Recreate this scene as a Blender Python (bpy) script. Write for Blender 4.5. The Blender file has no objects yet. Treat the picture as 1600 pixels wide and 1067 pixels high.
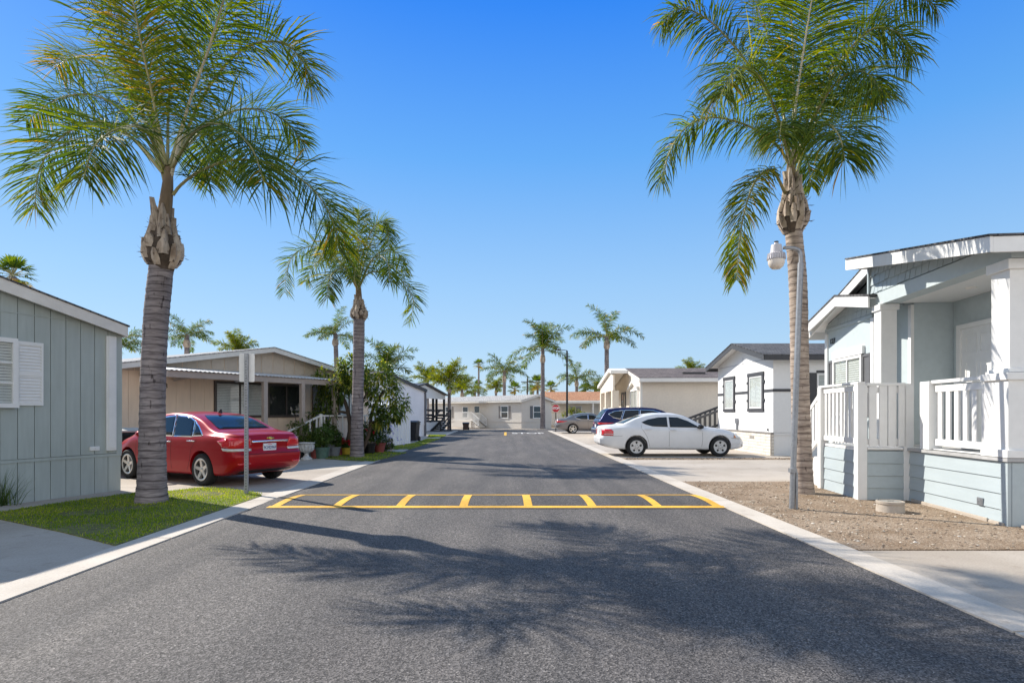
import bpy, bmesh, math, random
from math import sin, cos, pi, sqrt, atan2, radians as R
from mathutils import Vector as V, Matrix as M
from mathutils.bvhtree import BVHTree
S = bpy.context.scene
C = S.collection
F, CX, HY, H = 950., 791., 645., 1.45      # focal length (px), principal column, horizon row, eye height


def G(px, py, z=0.):
    Z = (H - z) * F / (py - HY)
    return V(((px - CX) / F * Z, Z, z))


def W(px, py, Z):
    return V(((px - CX) / F * Z, Z, H + (HY - py) * Z / F))


def pch(pts, x):
    """monotone cubic through (x, y) points"""
    n = len(pts)
    if x <= pts[0][0]: return pts[0][1]
    if x >= pts[-1][0]: return pts[-1][1]
    d = [(pts[i+1][1]-pts[i][1])/(pts[i+1][0]-pts[i][0]) for i in range(n-1)]
    for i in range(n-1):
        if x <= pts[i+1][0]: break
    def m(k):
        if k == 0: return d[0]
        if k == n-1: return d[-1]
        return 0. if d[k-1]*d[k] <= 0 else 2*d[k-1]*d[k]/(d[k-1]+d[k])
    h = pts[i+1][0]-pts[i][0]; t = (x-pts[i][0])/h
    return ((2*t**3-3*t*t+1)*pts[i][1]+(t**3-2*t*t+t)*h*m(i)+(-2*t**3+3*t*t)*pts[i+1][1]+(t**3-t*t)*h*m(i+1))


def crom(P, n):
    """n+1 points along a Catmull-Rom curve through P"""
    P = [V(p) for p in P]; m = len(P)-1; out = []
    for k in range(n+1):
        t = k*m/n; i = min(int(t), m-1); t -= i
        p0 = P[i-1] if i > 0 else 2*P[0]-P[1]
        p1, p2 = P[i], P[i+1]
        p3 = P[i+2] if i+2 <= m else 2*P[m]-P[m-1]
        out.append(.5*((2*p1)+(p2-p0)*t+(2*p0-5*p1+4*p2-p3)*t*t+(3*p1-p0-3*p2+p3)*t**3))
    return out


# ------------------------------------------------------------------ materials
MATS = {}


def nodes(name):
    m = bpy.data.materials.new(name); m.use_nodes = True
    nt = m.node_tree; nt.nodes.clear()
    out = nt.nodes.new('ShaderNodeOutputMaterial')
    return m, nt, out


def nn(nt, t, **k):
    n = nt.nodes.new('ShaderNode'+t)
    for a, v in k.items():
        if a.startswith('i_'): n.inputs[a[2:].replace('_', ' ')].default_value = v
        else: setattr(n, a, v)
    return n


def ramp(nt, fac, stops):
    r = nn(nt, 'ValToRGB'); e = r.color_ramp.elements
    while len(e) < len(stops): e.new(.5)
    for x, (p, c) in zip(e, stops):
        x.position = p; x.color = (c[0], c[1], c[2], 1)
    nt.links.new(fac, r.inputs[0])
    return r.outputs[0]


def noise(nt, scale, detail=3, stretch=None, rough=.55):
    tc = nn(nt, 'TexCoord'); src = tc.outputs['Object']
    if stretch:
        mp = nn(nt, 'Mapping'); mp.inputs['Scale'].default_value = stretch
        nt.links.new(src, mp.inputs[0]); src = mp.outputs[0]
    n = nn(nt, 'TexNoise', i_Scale=scale, i_Detail=detail, i_Roughness=rough)
    nt.links.new(src, n.inputs['Vector'])
    return n.outputs['Fac']


def mul(nt, a, b, fac=1.):
    m = nn(nt, 'Mix', data_type='RGBA', blend_type='MULTIPLY'); m.inputs[0].default_value = fac
    nt.links.new(a, m.inputs[6]); nt.links.new(b, m.inputs[7])
    return m.outputs[2]


def mat(name, c, rough=.6, var=.12, scale=6., dirt=.08, bump=0., bscale=60., metal=0., spec=.4, stretch=None, coat=0., bstretch=None):
    if name in MATS: return MATS[name]
    m, nt, out = nodes(name)
    b = nn(nt, 'BsdfPrincipled', i_Roughness=rough, i_Metallic=metal)
    b.inputs['Specular IOR Level'].default_value = spec
    b.inputs['Coat Weight'].default_value = coat
    b.inputs['Coat Roughness'].default_value = .03
    lo = [x*(1-var) for x in c]; hi = [min(1, x*(1+var)) for x in c]
    col = ramp(nt, noise(nt, scale, 4, stretch), [(.3, lo), (.7, hi)])
    if dirt:
        col = mul(nt, col, ramp(nt, noise(nt, .9, 5), [(.35, (1-dirt,)*3), (.6, (1, 1, 1))]))
    nt.links.new(col, b.inputs['Base Color'])
    if bump:
        bp = nn(nt, 'Bump', i_Strength=bump, i_Distance=.01)
        nt.links.new(noise(nt, bscale, 4, bstretch or stretch), bp.inputs['Height'])
        nt.links.new(bp.outputs[0], b.inputs['Normal'])
    nt.links.new(b.outputs[0], out.inputs[0])
    MATS[name] = m
    return m


def leafmat(name, stops, trans=.35, rough=.68):
    if name in MATS: return MATS[name]
    m, nt, out = nodes(name)
    at = nn(nt, 'Attribute', attribute_name='tint')
    col = ramp(nt, at.outputs['Fac'], stops)
    b = nn(nt, 'BsdfPrincipled', i_Roughness=rough); b.inputs['Specular IOR Level'].default_value = .16
    t = nn(nt, 'BsdfTranslucent'); mx = nn(nt, 'MixShader'); mx.inputs[0].default_value = trans
    tcol = nn(nt, 'HueSaturation', i_Saturation=1.15, i_Value=1.9, i_Hue=.485)
    nt.links.new(col, tcol.inputs['Color'])
    nt.links.new(col, b.inputs['Base Color']); nt.links.new(tcol.outputs[0], t.inputs['Color'])
    nt.links.new(b.outputs[0], mx.inputs[1]); nt.links.new(t.outputs[0], mx.inputs[2])
    nt.links.new(mx.outputs[0], out.inputs[0])
    MATS[name] = m
    return m


def glassmat(name, tint, refl=.05, rough=.01):
    """pane one can look through: tinted transparency under a fresnel reflection"""
    if name in MATS: return MATS[name]
    m, nt, out = nodes(name)
    t = nn(nt, 'BsdfTransparent'); t.inputs[0].default_value = (*tint, 1)
    g = nn(nt, 'BsdfGlossy', i_Roughness=rough)
    fr = nn(nt, 'Fresnel', i_IOR=1.5)
    ad = nn(nt, 'Math', operation='ADD'); ad.inputs[1].default_value = refl
    nt.links.new(fr.outputs[0], ad.inputs[0])
    ge = nn(nt, 'NewGeometry'); iv = nn(nt, 'Math', operation='SUBTRACT'); iv.inputs[0].default_value = 1.; nt.links.new(ge.outputs['Backfacing'], iv.inputs[1])
    mm = nn(nt, 'Math', operation='MULTIPLY'); nt.links.new(ad.outputs[0], mm.inputs[0]); nt.links.new(iv.outputs[0], mm.inputs[1])
    mx = nn(nt, 'MixShader'); nt.links.new(mm.outputs[0], mx.inputs[0])
    nt.links.new(t.outputs[0], mx.inputs[1]); nt.links.new(g.outputs[0], mx.inputs[2])
    nt.links.new(mx.outputs[0], out.inputs[0])
    MATS[name] = m
    return m


def asphaltmat(name='asphalt', k=1.):
    m, nt, out = nodes(name)
    b = nn(nt, 'BsdfPrincipled', i_Roughness=.82); b.inputs['Specular IOR Level'].default_value = .35
    tc = nn(nt, 'TexCoord')
    vo = nn(nt, 'TexVoronoi', i_Scale=100.); nt.links.new(tc.outputs['Object'], vo.inputs['Vector'])
    sp = ramp(nt, vo.outputs['Color'], [(.0, (.014, .0135, .0135)), (.3, (.054, .0505, .048)), (.7, (.138, .128, .121)), (.92, (.22, .205, .193)), (1., (.40, .37, .34))])
    sp = mul(nt, sp, ramp(nt, noise(nt, 1.1, 6, (1, .35, 1)), [(.3, (.78, .77, .78)), (.68, (1.16, 1.14, 1.12))]))
    sp = mul(nt, sp, ramp(nt, noise(nt, 26, 3), [(.3, (.8, .8, .8)), (.7, (1.15, 1.15, 1.15))]))
    sp = mul(nt, sp, ramp(nt, noise(nt, 2.2, 3, (1, .05, 1)), [(.38, (.82*k, .82*k, .83*k)), (.62, (1.12*k, 1.1*k, 1.08*k))]))
    nt.links.new(sp, b.inputs['Base Color'])
    bp = nn(nt, 'Bump', i_Strength=.55, i_Distance=.006)
    nt.links.new(vo.outputs['Distance'], bp.inputs['Height']); nt.links.new(bp.outputs[0], b.inputs['Normal'])
    nt.links.new(b.outputs[0], out.inputs[0])
    return m


def concretemat(name, c):
    m, nt, out = nodes(name)
    b = nn(nt, 'BsdfPrincipled', i_Roughness=.85); b.inputs['Specular IOR Level'].default_value = .3
    col = ramp(nt, noise(nt, 55, 5), [(.3, [x*.88 for x in c]), (.7, [x*1.08 for x in c])])
    col = mul(nt, col, ramp(nt, noise(nt, .55, 6), [(.34, (.80, .78, .755)), (.58, (1, 1, 1))]))
    col = mul(nt, col, ramp(nt, noise(nt, 3.1, 7, None, .7), [(.33, (.78, .76, .74)), (.43, (1, 1, 1))]))
    nt.links.new(col, b.inputs['Base Color'])
    bp = nn(nt, 'Bump', i_Strength=.15, i_Distance=.004)
    nt.links.new(noise(nt, 160, 3), bp.inputs['Height']); nt.links.new(bp.outputs[0], b.inputs['Normal'])
    nt.links.new(b.outputs[0], out.inputs[0])
    return m


def soilmat():
    m, nt, out = nodes('gravel_soil')
    b = nn(nt, 'BsdfPrincipled', i_Roughness=.95); b.inputs['Specular IOR Level'].default_value = .15
    tc = nn(nt, 'TexCoord')
    vo = nn(nt, 'TexVoronoi', i_Scale=75.); nt.links.new(tc.outputs['Object'], vo.inputs['Vector'])
    col = ramp(nt, vo.outputs['Color'], [(0, (.14, .10, .07)), (.4, (.26, .20, .145)), (.75, (.34, .275, .21)), (1, (.50, .43, .36))])
    col = mul(nt, col, ramp(nt, noise(nt, 1.6, 5), [(.3, (.72, .64, .56)), (.65, (1.12, 1.1, 1.08))]))
    nt.links.new(col, b.inputs['Base Color'])
    bp = nn(nt, 'Bump', i_Strength=.9, i_Distance=.02)
    nt.links.new(noise(nt, 30, 6), bp.inputs['Height']); nt.links.new(bp.outputs[0], b.inputs['Normal'])
    nt.links.new(b.outputs[0], out.inputs[0])
    return m


def shinglemat(name, c1, c2):
    m, nt, out = nodes(name)
    b = nn(nt, 'BsdfPrincipled', i_Roughness=.9); b.inputs['Specular IOR Level'].default_value = .2
    tc = nn(nt, 'TexCoord'); mp = nn(nt, 'Mapping'); mp.inputs['Rotation'].default_value = (0, 0, R(90))
    nt.links.new(tc.outputs['Object'], mp.inputs[0])
    br = nn(nt, 'TexBrick', i_Scale=1.); br.inputs['Brick Width'].default_value = .3; br.inputs['Row Height'].default_value = .14
    br.inputs['Mortar Size'].default_value = .012; br.inputs['Bias'].default_value = 0
    br.inputs['Color1'].default_value = (*c1, 1); br.inputs['Color2'].default_value = (*c2, 1)
    br.inputs['Mortar'].default_value = (*[x*.35 for x in c1], 1)
    nt.links.new(mp.outputs[0], br.inputs['Vector'])
    col = mul(nt, br.outputs['Color'], ramp(nt, noise(nt, 9, 4), [(.3, (.6, .6, .6)), (.7, (1.3, 1.3, 1.3))]))
    nt.links.new(col, b.inputs['Base Color']); nt.links.new(b.outputs[0], out.inputs[0])
    return m


def barkmat(name, c1, c2, zs=9.):
    m, nt, out = nodes(name)
    b = nn(nt, 'BsdfPrincipled', i_Roughness=.9); b.inputs['Specular IOR Level'].default_value = .2
    col = ramp(nt, noise(nt, 4., 6, (1., 1., zs), .65), [(.32, c1), (.62, c2)])
    col = mul(nt, col, ramp(nt, noise(nt, 2.2, 3), [(.3, (.75, .74, .75)), (.65, (1.1, 1.08, 1.05))]))
    col = mul(nt, col, ramp(nt, noise(nt, 14, 2, (1, 1, .35)), [(.28, (.35, .33, .33)), (.36, (1, 1, 1))]))
    if zs > 1:
        tc = nn(nt, 'TexCoord'); wv = nn(nt, 'TexWave', bands_direction='Z', i_Scale=2.6, i_Distortion=2.2, i_Detail=2.); wv.inputs['Detail Scale'].default_value = 1.3
        nt.links.new(tc.outputs['Object'], wv.inputs['Vector'])
        col = mul(nt, col, ramp(nt, wv.outputs['Fac'], [(.0, (.5, .48, .48)), (.10, (.86, .85, .85)), (.25, (1, 1, 1)), (1, (1.06, 1.05, 1.04))]))
    nt.links.new(col, b.inputs['Base Color'])
    bp = nn(nt, 'Bump', i_Strength=.7, i_Distance=.015)
    nt.links.new(noise(nt, 7, 5, (1, 1, zs)), bp.inputs['Height']); nt.links.new(bp.outputs[0], b.inputs['Normal'])
    nt.links.new(b.outputs[0], out.inputs[0])
    return m


ASPH = asphaltmat(); ASPHN = asphaltmat('fresh_asphalt', .8)
CONC = concretemat('concrete', (.455, .40, .34))
KERB = concretemat('kerb_concrete', (.56, .505, .44))
SOIL = soilmat()
SH_DARK = shinglemat('shingle_charcoal', (.085, .085, .09), (.15, .145, .145))
SH_BROWN = shinglemat('shingle_brown', (.12, .1, .095), (.21, .175, .165))
SH_ORANGE = shinglemat('shingle_terracotta', (.42, .2, .11), (.52, .28, .16))
SH_GREY = shinglemat('shingle_grey', (.36, .35, .34), (.46, .45, .44))
BARK = barkmat('palm_trunk', (.13, .112, .118), (.315, .284, .288))
BARKW = barkmat('palm_trunk_warm', (.22, .175, .15), (.50, .425, .365), 7.)
BARKD = barkmat('tree_bark', (.05, .04, .032), (.13, .1, .08), .3)
BOOT = barkmat('leaf_base', (.22, .165, .125), (.64, .55, .46), .5)
WHITE = mat('white_paint', (.75, .75, .74), .45, .03, 9, .05)
WHITEW = mat('warm_white_paint', (.80, .775, .73), .5, .03, 9, .05)
TRIM = mat('cream_trim', (.74, .71, .66), .55, .05, 8, .1)
GREYS = mat('slate_siding', (.395, .44, .422), .6, .06, 14, .1, .12, 130, stretch=(1, 1, .12))
TANS = mat('tan_siding', (.84, .66, .50), .65, .05, 12, .1, .1, 120, stretch=(1, 1, .12))
TANT = mat('taupe_trim', (.40, .34, .30), .6, .06, 10, .1)
LAV = mat('pale_siding', (.76, .76, .80), .6, .04, 10, .08)
BLUES = mat('pale_blue_siding', (.40, .46, .485), .55, .04, 10, .06, .06, 100, stretch=(.12, 1, 1))
BLUED = mat('blue_wall', (.46, .525, .545), .6, .04, 10, .06)
BEIGE = mat('beige_siding', (.78, .70, .59), .65, .04, 10, .06)
GREIGE = mat('greige_siding', (.62, .58, .53), .65, .04, 10, .06)
STUCCO = mat('white_siding', (.74, .74, .735), .6, .02, 10, .04, .05, 120)
DARKT = mat('charcoal_trim', (.055, .055, .06), .5, .1, 10, .05)
SHUT = mat('grey_shutter', (.12, .12, .125), .5, .1, 10, .05)
BLACK = mat('black_plastic', (.012, .012, .014), .45, .1, 20, 0)
RUBBER = mat('rubber', (.02, .02, .021), .8, .25, 30, .2)
ALLOY = mat('alloy', (.62, .61, .60), .28, .04, 20, .15, metal=.85)
HUBC = mat('silver_plastic', (.58, .58, .58), .35, .04, 20, .1, metal=.3)
CHROME = mat('chrome', (.85, .85, .86), .08, .02, 20, 0, metal=1.)
STEEL = mat('galvanised_steel', (.30, .315, .34), .45, .15, 25, .15, metal=.6)
YELLOW = mat('yellow_road_paint', (.82, .45, .04), .65, .25, 38, .35)
ROADW = mat('white_road_paint', (.62, .61, .58), .7, .2, 30, .3)
LEAFP = leafmat('palm_leaf', [(0, (.03, .06, .015)), (.4, (.06, .105, .018)), (.7, (.125, .16, .018)), (.9, (.25, .23, .02)), (1, (.36, .24, .05))], .45, .68)
LEAFY = leafmat('palm_leaf_yellow', [(0, (.05, .09, .015)), (.4, (.13, .17, .016)), (.8, (.27, .27, .02)), (1, (.4, .3, .03))], .42)
LEAFT = leafmat('tree_leaf', [(0, (.03, .055, .016)), (.5, (.085, .135, .03)), (.85, (.19, .23, .04)), (1, (.36, .34, .07))], .42, .4)
LEAFS = leafmat('shrub_leaf', [(0, (.03, .06, .018)), (.5, (.07, .125, .03)), (1, (.15, .2, .06))], .3)
LEAFB = leafmat('bush_leaf_bright', [(0, (.06, .1, .015)), (.5, (.15, .19, .02)), (1, (.3, .3, .04))], .35)
GRASSM = leafmat('grass_blade', [(0, (.07, .14, .014)), (.5, (.19, .28, .02)), (.85, (.36, .40, .035)), (1, (.5, .44, .12))], .45, .55)
PETAL = leafmat('red_petal', [(0, (.45, .015, .02)), (1, (.7, .05, .08))], .3)
LILAC = leafmat('lilac_petal', [(0, (.45, .4, .65)), (1, (.65, .6, .8))], .3)
STONEM = leafmat('pebble', [(0, (.14, .10, .075)), (.5, (.31, .25, .19)), (.9, (.46, .40, .33)), (1, (.66, .61, .54))], 0., .9)
RACHIS = mat('frond_stem', (.30, .27, .12), .5, .2, 5, 0)
RACHISP = mat('frond_stem_pale', (.55, .50, .38), .5, .15, 5, 0)
GLASS = glassmat('window_glass', (.92, .935, .93), .03)
DGLASS = mat('dark_glass', (.014, .018, .022), .03, .1, 2, 0, spec=.9)
DGLASS2 = mat('tinted_glass', (.012, .018, .023), .05, .1, 2, 0, spec=.4)
BLINDM = mat('blind_slat', (.76, .76, .74), .5, .05, 10, 0)
ROOMM = mat('room_dark', (.03, .032, .035), .9, .3, 1.5, 0)
CURT = mat('curtain', (.62, .62, .6), .8, .15, 3, 0, stretch=(8, 1, 1))

# ------------------------------------------------------------------ mesh builder
ROOT = random.Random(7)


class MB:
    def __init__(s, T=None):
        s.v = []; s.f = []; s.m = []; s.t = []; s.T = T

    def add(s, vs, fs, mi=0, t=None):
        o = len(s.v)
        s.v += [(s.T @ V(v)) if s.T else V(v) for v in vs]
        for f in fs:
            s.f.append([i+o for i in f]); s.m.append(mi); s.t.append(ROOT.random() if t is None else t)
        return s

    def box(s, x0, x1, y0, y1, z0, z1, mi=0):
        return s.add([(x0, y0, z0), (x1, y0, z0), (x1, y1, z0), (x0, y1, z0), (x0, y0, z1), (x1, y0, z1), (x1, y1, z1), (x0, y1, z1)],
                     [(0, 3, 2, 1), (4, 5, 6, 7), (0, 1, 5, 4), (1, 2, 6, 5), (2, 3, 7, 6), (3, 0, 4, 7)], mi)

    def prism(s, poly, y0, y1, mi=0, ax='y'):
        """poly of (a, z) extruded along y (ax y) or of (b, z) extruded along x, or of (x, y) along z"""
        n = len(poly)
        mk = {'y': lambda p, t: (p[0], t, p[1]), 'x': lambda p, t: (t, p[0], p[1]), 'z': lambda p, t: (p[0], p[1], t)}[ax]
        vs = [mk(p, y0) for p in poly]+[mk(p, y1) for p in poly]
        fs = [tuple(range(n)), tuple(range(2*n-1, n-1, -1))]+[(i, i+n, (i+1) % n+n, (i+1) % n) for i in range(n)]
        return s.add(vs, fs, mi)

    def bar(s, p, q, w, h, mi=0, up=(0, 0, 1)):
        p, q = V(p), V(q); d = (q-p).normalized(); a = d.cross(V(up))
        if a.length < 1e-4: a = d.cross(V((0, 1, 0)))
        a.normalize(); b = a.cross(d)
        a *= w/2; b *= h/2
        vs = [p-a-b, p+a-b, p+a+b, p-a+b, q-a-b, q+a-b, q+a+b, q-a+b]
        return s.add(vs, [(0, 1, 2, 3), (7, 6, 5, 4), (0, 4, 5, 1), (1, 5, 6, 2), (2, 6, 7, 3), (3, 7, 4, 0)], mi)

    def tube(s, pts, rad, n=8, mi=0, caps=True, t=None, wob=None):
        pts = [V(p) for p in pts]; m = len(pts)
        vs = []; fs = []; ref = None
        for i, p in enumerate(pts):
            d = (pts[min(i+1, m-1)]-pts[max(i-1, 0)]).normalized()
            if ref is None: ref = d.cross(V((0, 1, 0) if abs(d.y) < .9 else (1, 0, 0))).normalized()
            a = (ref-d*ref.dot(d)).normalized(); b = d.cross(a); ref = a
            r = rad[i] if hasattr(rad, '__len__') else rad
            for k in range(n):
                an = 2*pi*k/n; rr = r*(1+(wob(i, k) if wob else 0))
                vs.append(p+a*cos(an)*rr+b*sin(an)*rr)
        for i in range(m-1):
            for k in range(n):
                fs.append((i*n+k, i*n+(k+1) % n, (i+1)*n+(k+1) % n, (i+1)*n+k))
        if caps: fs += [tuple(range(n-1, -1, -1)), tuple((m-1)*n+k for k in range(n))]
        return s.add(vs, fs, mi, t)

    def lathe(s, prof, c=(0, 0, 0), n=24, ax='z', mi=0, caps=True):
        c = V(c); m = len(prof); vs = []; fs = []
        for r, h in prof:
            for k in range(n):
                a = 2*pi*k/n; x, y = r*cos(a), r*sin(a)
                vs.append(c+(V((x, y, h)) if ax == 'z' else V((x, h, y)) if ax == 'y' else V((h, x, y))))
        for i in range(m-1):
            for k in range(n):
                fs.append((i*n+k, i*n+(k+1) % n, (i+1)*n+(k+1) % n, (i+1)*n+k))
        if caps and prof[0][0] > 1e-4: fs.append(tuple(range(n-1, -1, -1)))
        if caps and prof[-1][0] > 1e-4: fs.append(tuple((m-1)*n+k for k in range(n)))
        return s.add(vs, fs, mi)

    def build(s, name, mats, parent=None, smooth=None, loc=None, bevel=0, inv=None):
        me = bpy.data.meshes.new(name)
        vs = s.v
        if inv is not None: vs = [inv @ v for v in vs]
        me.from_pydata([tuple(v) for v in vs], [], s.f)
        if not isinstance(mats, (list, tuple)): mats = [mats]
        for m in mats: me.materials.append(m)
        me.polygons.foreach_set('material_index', s.m)
        at = me.attributes.new('tint', 'FLOAT', 'FACE'); at.data.foreach_set('value', s.t)
        return link(name, me, parent, smooth, loc, bevel)


def link(name, me, parent=None, smooth=None, loc=None, bevel=0, recalc=True):
    if recalc:
        bm = bmesh.new(); bm.from_mesh(me)
        if len(bm.faces) < 6000: bmesh.ops.recalc_face_normals(bm, faces=bm.faces)
        if smooth is not None:
            for f in bm.faces: f.smooth = True
            for e in bm.edges:
                if len(e.link_faces) == 2 and e.calc_face_angle(0) > R(smooth): e.smooth = False
        bm.to_mesh(me); bm.free()
    o = bpy.data.objects.new(name, me); C.objects.link(o)
    if parent: o.parent = parent
    if loc is not None: o.location = loc
    if bevel:
        b = o.modifiers.new('bevel', 'BEVEL'); b.width = bevel; b.segments = 2; b.limit_method = 'ANGLE'
    return o


def tag(o, label=None, cat=None, group=None, kind=None):
    if label: o['label'] = label
    if cat: o['category'] = cat
    if group: o['group'] = group
    if kind: o['kind'] = kind
    return o


def thing(name, label, cat, loc=(0, 0, 0), rz=0., group=None):
    o = bpy.data.objects.new(name, None); C.objects.link(o)
    o.empty_display_size = .2
    o.location = loc; o.rotation_euler = (0, 0, rz)
    o['mloc'] = tuple(loc); o['mrz'] = rz
    return tag(o, label, cat, group)


def inv(o):
    return (M.Translation(V(o['mloc'])) @ M.Rotation(o['mrz'], 4, 'Z')).inverted()


def copy_tree(o, parent=None):
    c = o.copy(); C.objects.link(c); c.parent = parent
    for ch in [x for x in C.objects if x.parent is o]: copy_tree(ch, c)
    return c


def on(h, px, py, y=0.):
    """(local x, local z) where the sight line through a pixel meets the plane local y"""
    L = inv(h); o = L @ V((0, 0, H)); d = L.to_3x3() @ V(((px-CX)/F, 1, (HY-py)/F))
    t = (y-o.y)/d.y; p = o+d*t
    return p.x, p.z


FONTS = {}


def text(name, s, size, mats, parent, Mx, ext=.004, sx=1., bold=0.):
    cu = bpy.data.curves.new(name, 'FONT'); cu.body = s; cu.size = size; cu.extrude = ext
    cu.align_x = 'CENTER'; cu.align_y = 'CENTER'; cu.offset = bold
    o = bpy.data.objects.new(name, cu); C.objects.link(o)
    dg = bpy.context.evaluated_depsgraph_get()
    me = bpy.data.meshes.new_from_object(o.evaluated_get(dg)); bpy.data.objects.remove(o)
    me.transform(Mx @ M.Diagonal((sx, 1, 1, 1)))
    me.materials.clear(); me.materials.append(mats)
    me.name = name
    return link(name, me, parent, recalc=False)


def rot_face(o, u, w):
    """matrix taking text x->u, text y->w at origin o"""
    u, w = V(u).normalized(), V(w).normalized(); n = u.cross(w)
    m = M.Identity(4)
    for i in range(3):
        m[i][0] = u[i]; m[i][1] = w[i]; m[i][2] = n[i]; m[i][3] = o[i]
    return m

# ------------------------------------------------------------------ camera, sky, sun
cam = bpy.data.cameras.new('camera'); co = bpy.data.objects.new('camera', cam); C.objects.link(co)
co.location = (0, 0, H); co.rotation_euler = (R(90), 0, 0)
cam.sensor_width = 36; cam.lens = F/1600*36; cam.shift_x = (800-CX)/1600; cam.shift_y = (HY-533.5)/1600
cam.clip_end = 3000; cam.clip_start = .05
S.camera = co
EL, AZ = R(38), R(55)                    # sun height, and its bearing to the left of straight ahead
sd = V((-sin(AZ)*cos(EL), cos(AZ)*cos(EL), sin(EL)))
sl = bpy.data.lights.new('sun', 'SUN'); so = bpy.data.objects.new('sun', sl); C.objects.link(so)
sl.energy = 3.95; sl.angle = R(.5); sl.color = (1, .935, .83)
so.rotation_euler = sd.to_track_quat('Z', 'Y').to_euler()
w = bpy.data.worlds.new('World'); S.world = w; w.use_nodes = True
nt = w.node_tree; bg = nt.nodes['Background']
sky = nt.nodes.new('ShaderNodeTexSky'); sky.sky_type = 'NISHITA'; sky.sun_disc = False
sky.sun_elevation = EL; sky.sun_rotation = -AZ; sky.air_density = 1.; sky.dust_density = .3; sky.ozone_density = 1.6
tc = nn(nt, 'TexCoord'); sx = nn(nt, 'SeparateXYZ'); nt.links.new(tc.outputs['Generated'], sx.inputs[0])


def sky_band(stops, k=3.83):
    v = nn(nt, 'VectorMath', operation='SCALE'); v.inputs['Scale'].default_value = k
    nt.links.new(ramp(nt, sx.outputs[2], stops), v.inputs[0]); return v.outputs[0]


def mixc(f, a, b):
    m = nn(nt, 'Mix', data_type='RGBA')
    if isinstance(f, float): m.inputs[0].default_value = f
    else: nt.links.new(f, m.inputs[0])
    nt.links.new(a, m.inputs[6]); nt.links.new(b, m.inputs[7]); return m.outputs[2]


clear = sky_band([(0, (.56, .74, .92)), (.1, (.46, .70, .95)), (.20, (.35, .63, .98)), (.385, (.125, .44, 1.)), (.56, (.012, .25, 1.)), (.72, (.10, .36, .85)), (1, (.22, .40, .70))])
sky_fill = sky_band([(0, (1., .98, .94)), (.35, (.98, .97, .96)), (.65, (.42, .50, .62)), (1, (.22, .38, .62))], 6.0)       # fill light added to the unseen sky behind the camera
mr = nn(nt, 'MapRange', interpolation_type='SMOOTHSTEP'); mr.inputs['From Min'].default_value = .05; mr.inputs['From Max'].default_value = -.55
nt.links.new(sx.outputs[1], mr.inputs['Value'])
own = mixc(mr.outputs[0], clear, sky_fill)
tint = nn(nt, 'RGB'); tint.outputs[0].default_value = (.42, .47, .55, 1)
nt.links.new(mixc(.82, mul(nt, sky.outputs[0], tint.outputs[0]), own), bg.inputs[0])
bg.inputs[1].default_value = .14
S.view_settings.view_transform = 'Standard'; S.view_settings.look = 'None'; S.view_settings.exposure = .9
S.cycles.use_denoising = True; S.cycles.max_bounces = 7; S.cycles.transparent_max_bounces = 16
S.cycles.caustics_reflective = False; S.cycles.caustics_refractive = False

# ------------------------------------------------------------------ ground


def sheet(name, poly, z, m, kind='structure'):
    mb = MB(); n = len(poly)
    mb.add([(p[0], p[1], z) for p in poly]+[(p[0], p[1], z-.05) for p in poly],
           [tuple(range(n))]+[(i, i+n, (i+1) % n+n, (i+1) % n) for i in range(n)])
    return tag(mb.build(name, m), kind=kind)


GROUND = mat('earth', (.44, .37, .29), .95, .2, 3, .3)
mb = MB(); mb.add([(-900, -60, -.06), (900, -60, -.06), (900, 1800, -.06), (-900, 1800, -.06)], [(0, 1, 2, 3)])
tag(mb.build('ground', GROUND), kind='structure')
mb = MB()                                # the street and the cross street at its end, one sheet
mb.add([(-3.9, -8, 0), (3.38, -8, 0), (3.38, 47, 0), (60, 47, 0), (60, 54, 0), (-60, 54, 0), (-60, 47, 0), (-3.9, 47, 0)], [tuple(range(8))])
tag(mb.build('road', ASPH), kind='structure')


def slabs(name, quads, m, z):
    mb = MB()
    for q in quads: mb.prism([(p[0], p[1]) for p in q], z-.08, z, ax='z')
    return tag(mb.build(name, m), kind='structure')


g = .011
slabs('kerb', [[(x0, y+g), (x1, y+g), (x1, y+3-g), (x0, y+3-g)] for x0, x1 in ((-4.22, -3.86), (3.34, 3.68)) for y in range(-8, 47, 3)], KERB, .014)
L1 = V((-.86, .51, 0))                   # axis of the slanted driveways on the left


def rows(p0, a, b, na, nb):
    """na x nb concrete bays spanned by the vectors a, b from p0"""
    p0, a, b = V(p0), V(a), V(b); out = []
    for i in range(na):
        for j in range(nb):
            u0, u1 = i/na, (i+1)/na; v0, v1 = j/nb, (j+1)/nb
            e = .009/a.length; e2 = .009/b.length
            out.append([p0+a*(u0+e)+b*(v0+e2), p0+a*(u1-e)+b*(v0+e2), p0+a*(u1-e)+b*(v1-e2), p0+a*(u0+e)+b*(v1-e2)])
    return out


slabs('driveway', rows((-4.225, -8, 0), (-10, 0, 0), (0, 12.4, 0), 3, 4)+rows((-4.225, 4.4, 0), (-10, 0, 0), (0, 7.4, 0), 3, 2)
      + rows((-4.225, 11.8, 0), (-12, 0, 0), (0, 14.4, 0), 4, 4)+rows((-4.225, 26.2, 0), (-8, 0, 0), (0, 20.6, 0), 2, 6), CONC, .004)
slabs('driveway', rows((3.69, -8, 0), (14, 0, 0), (0, 14.4, 0), 4, 5)+rows((3.69, 12.7, 0), (8, 0, 0), (0, 6.1, 0), 2, 2)
      + rows((3.69, 19.5, 0), (16, 0, 0), (0, 9.0, 0), 4, 3)+rows((3.69, 28.6, 0), (16, 0, 0), (0, 18.3, 0), 4, 5), CONC, .004)
slabs('pavement', rows((-60, 54.2, 0), (120, 0, 0), (0, 1.4, 0), 40, 1), CONC, .012)

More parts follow.
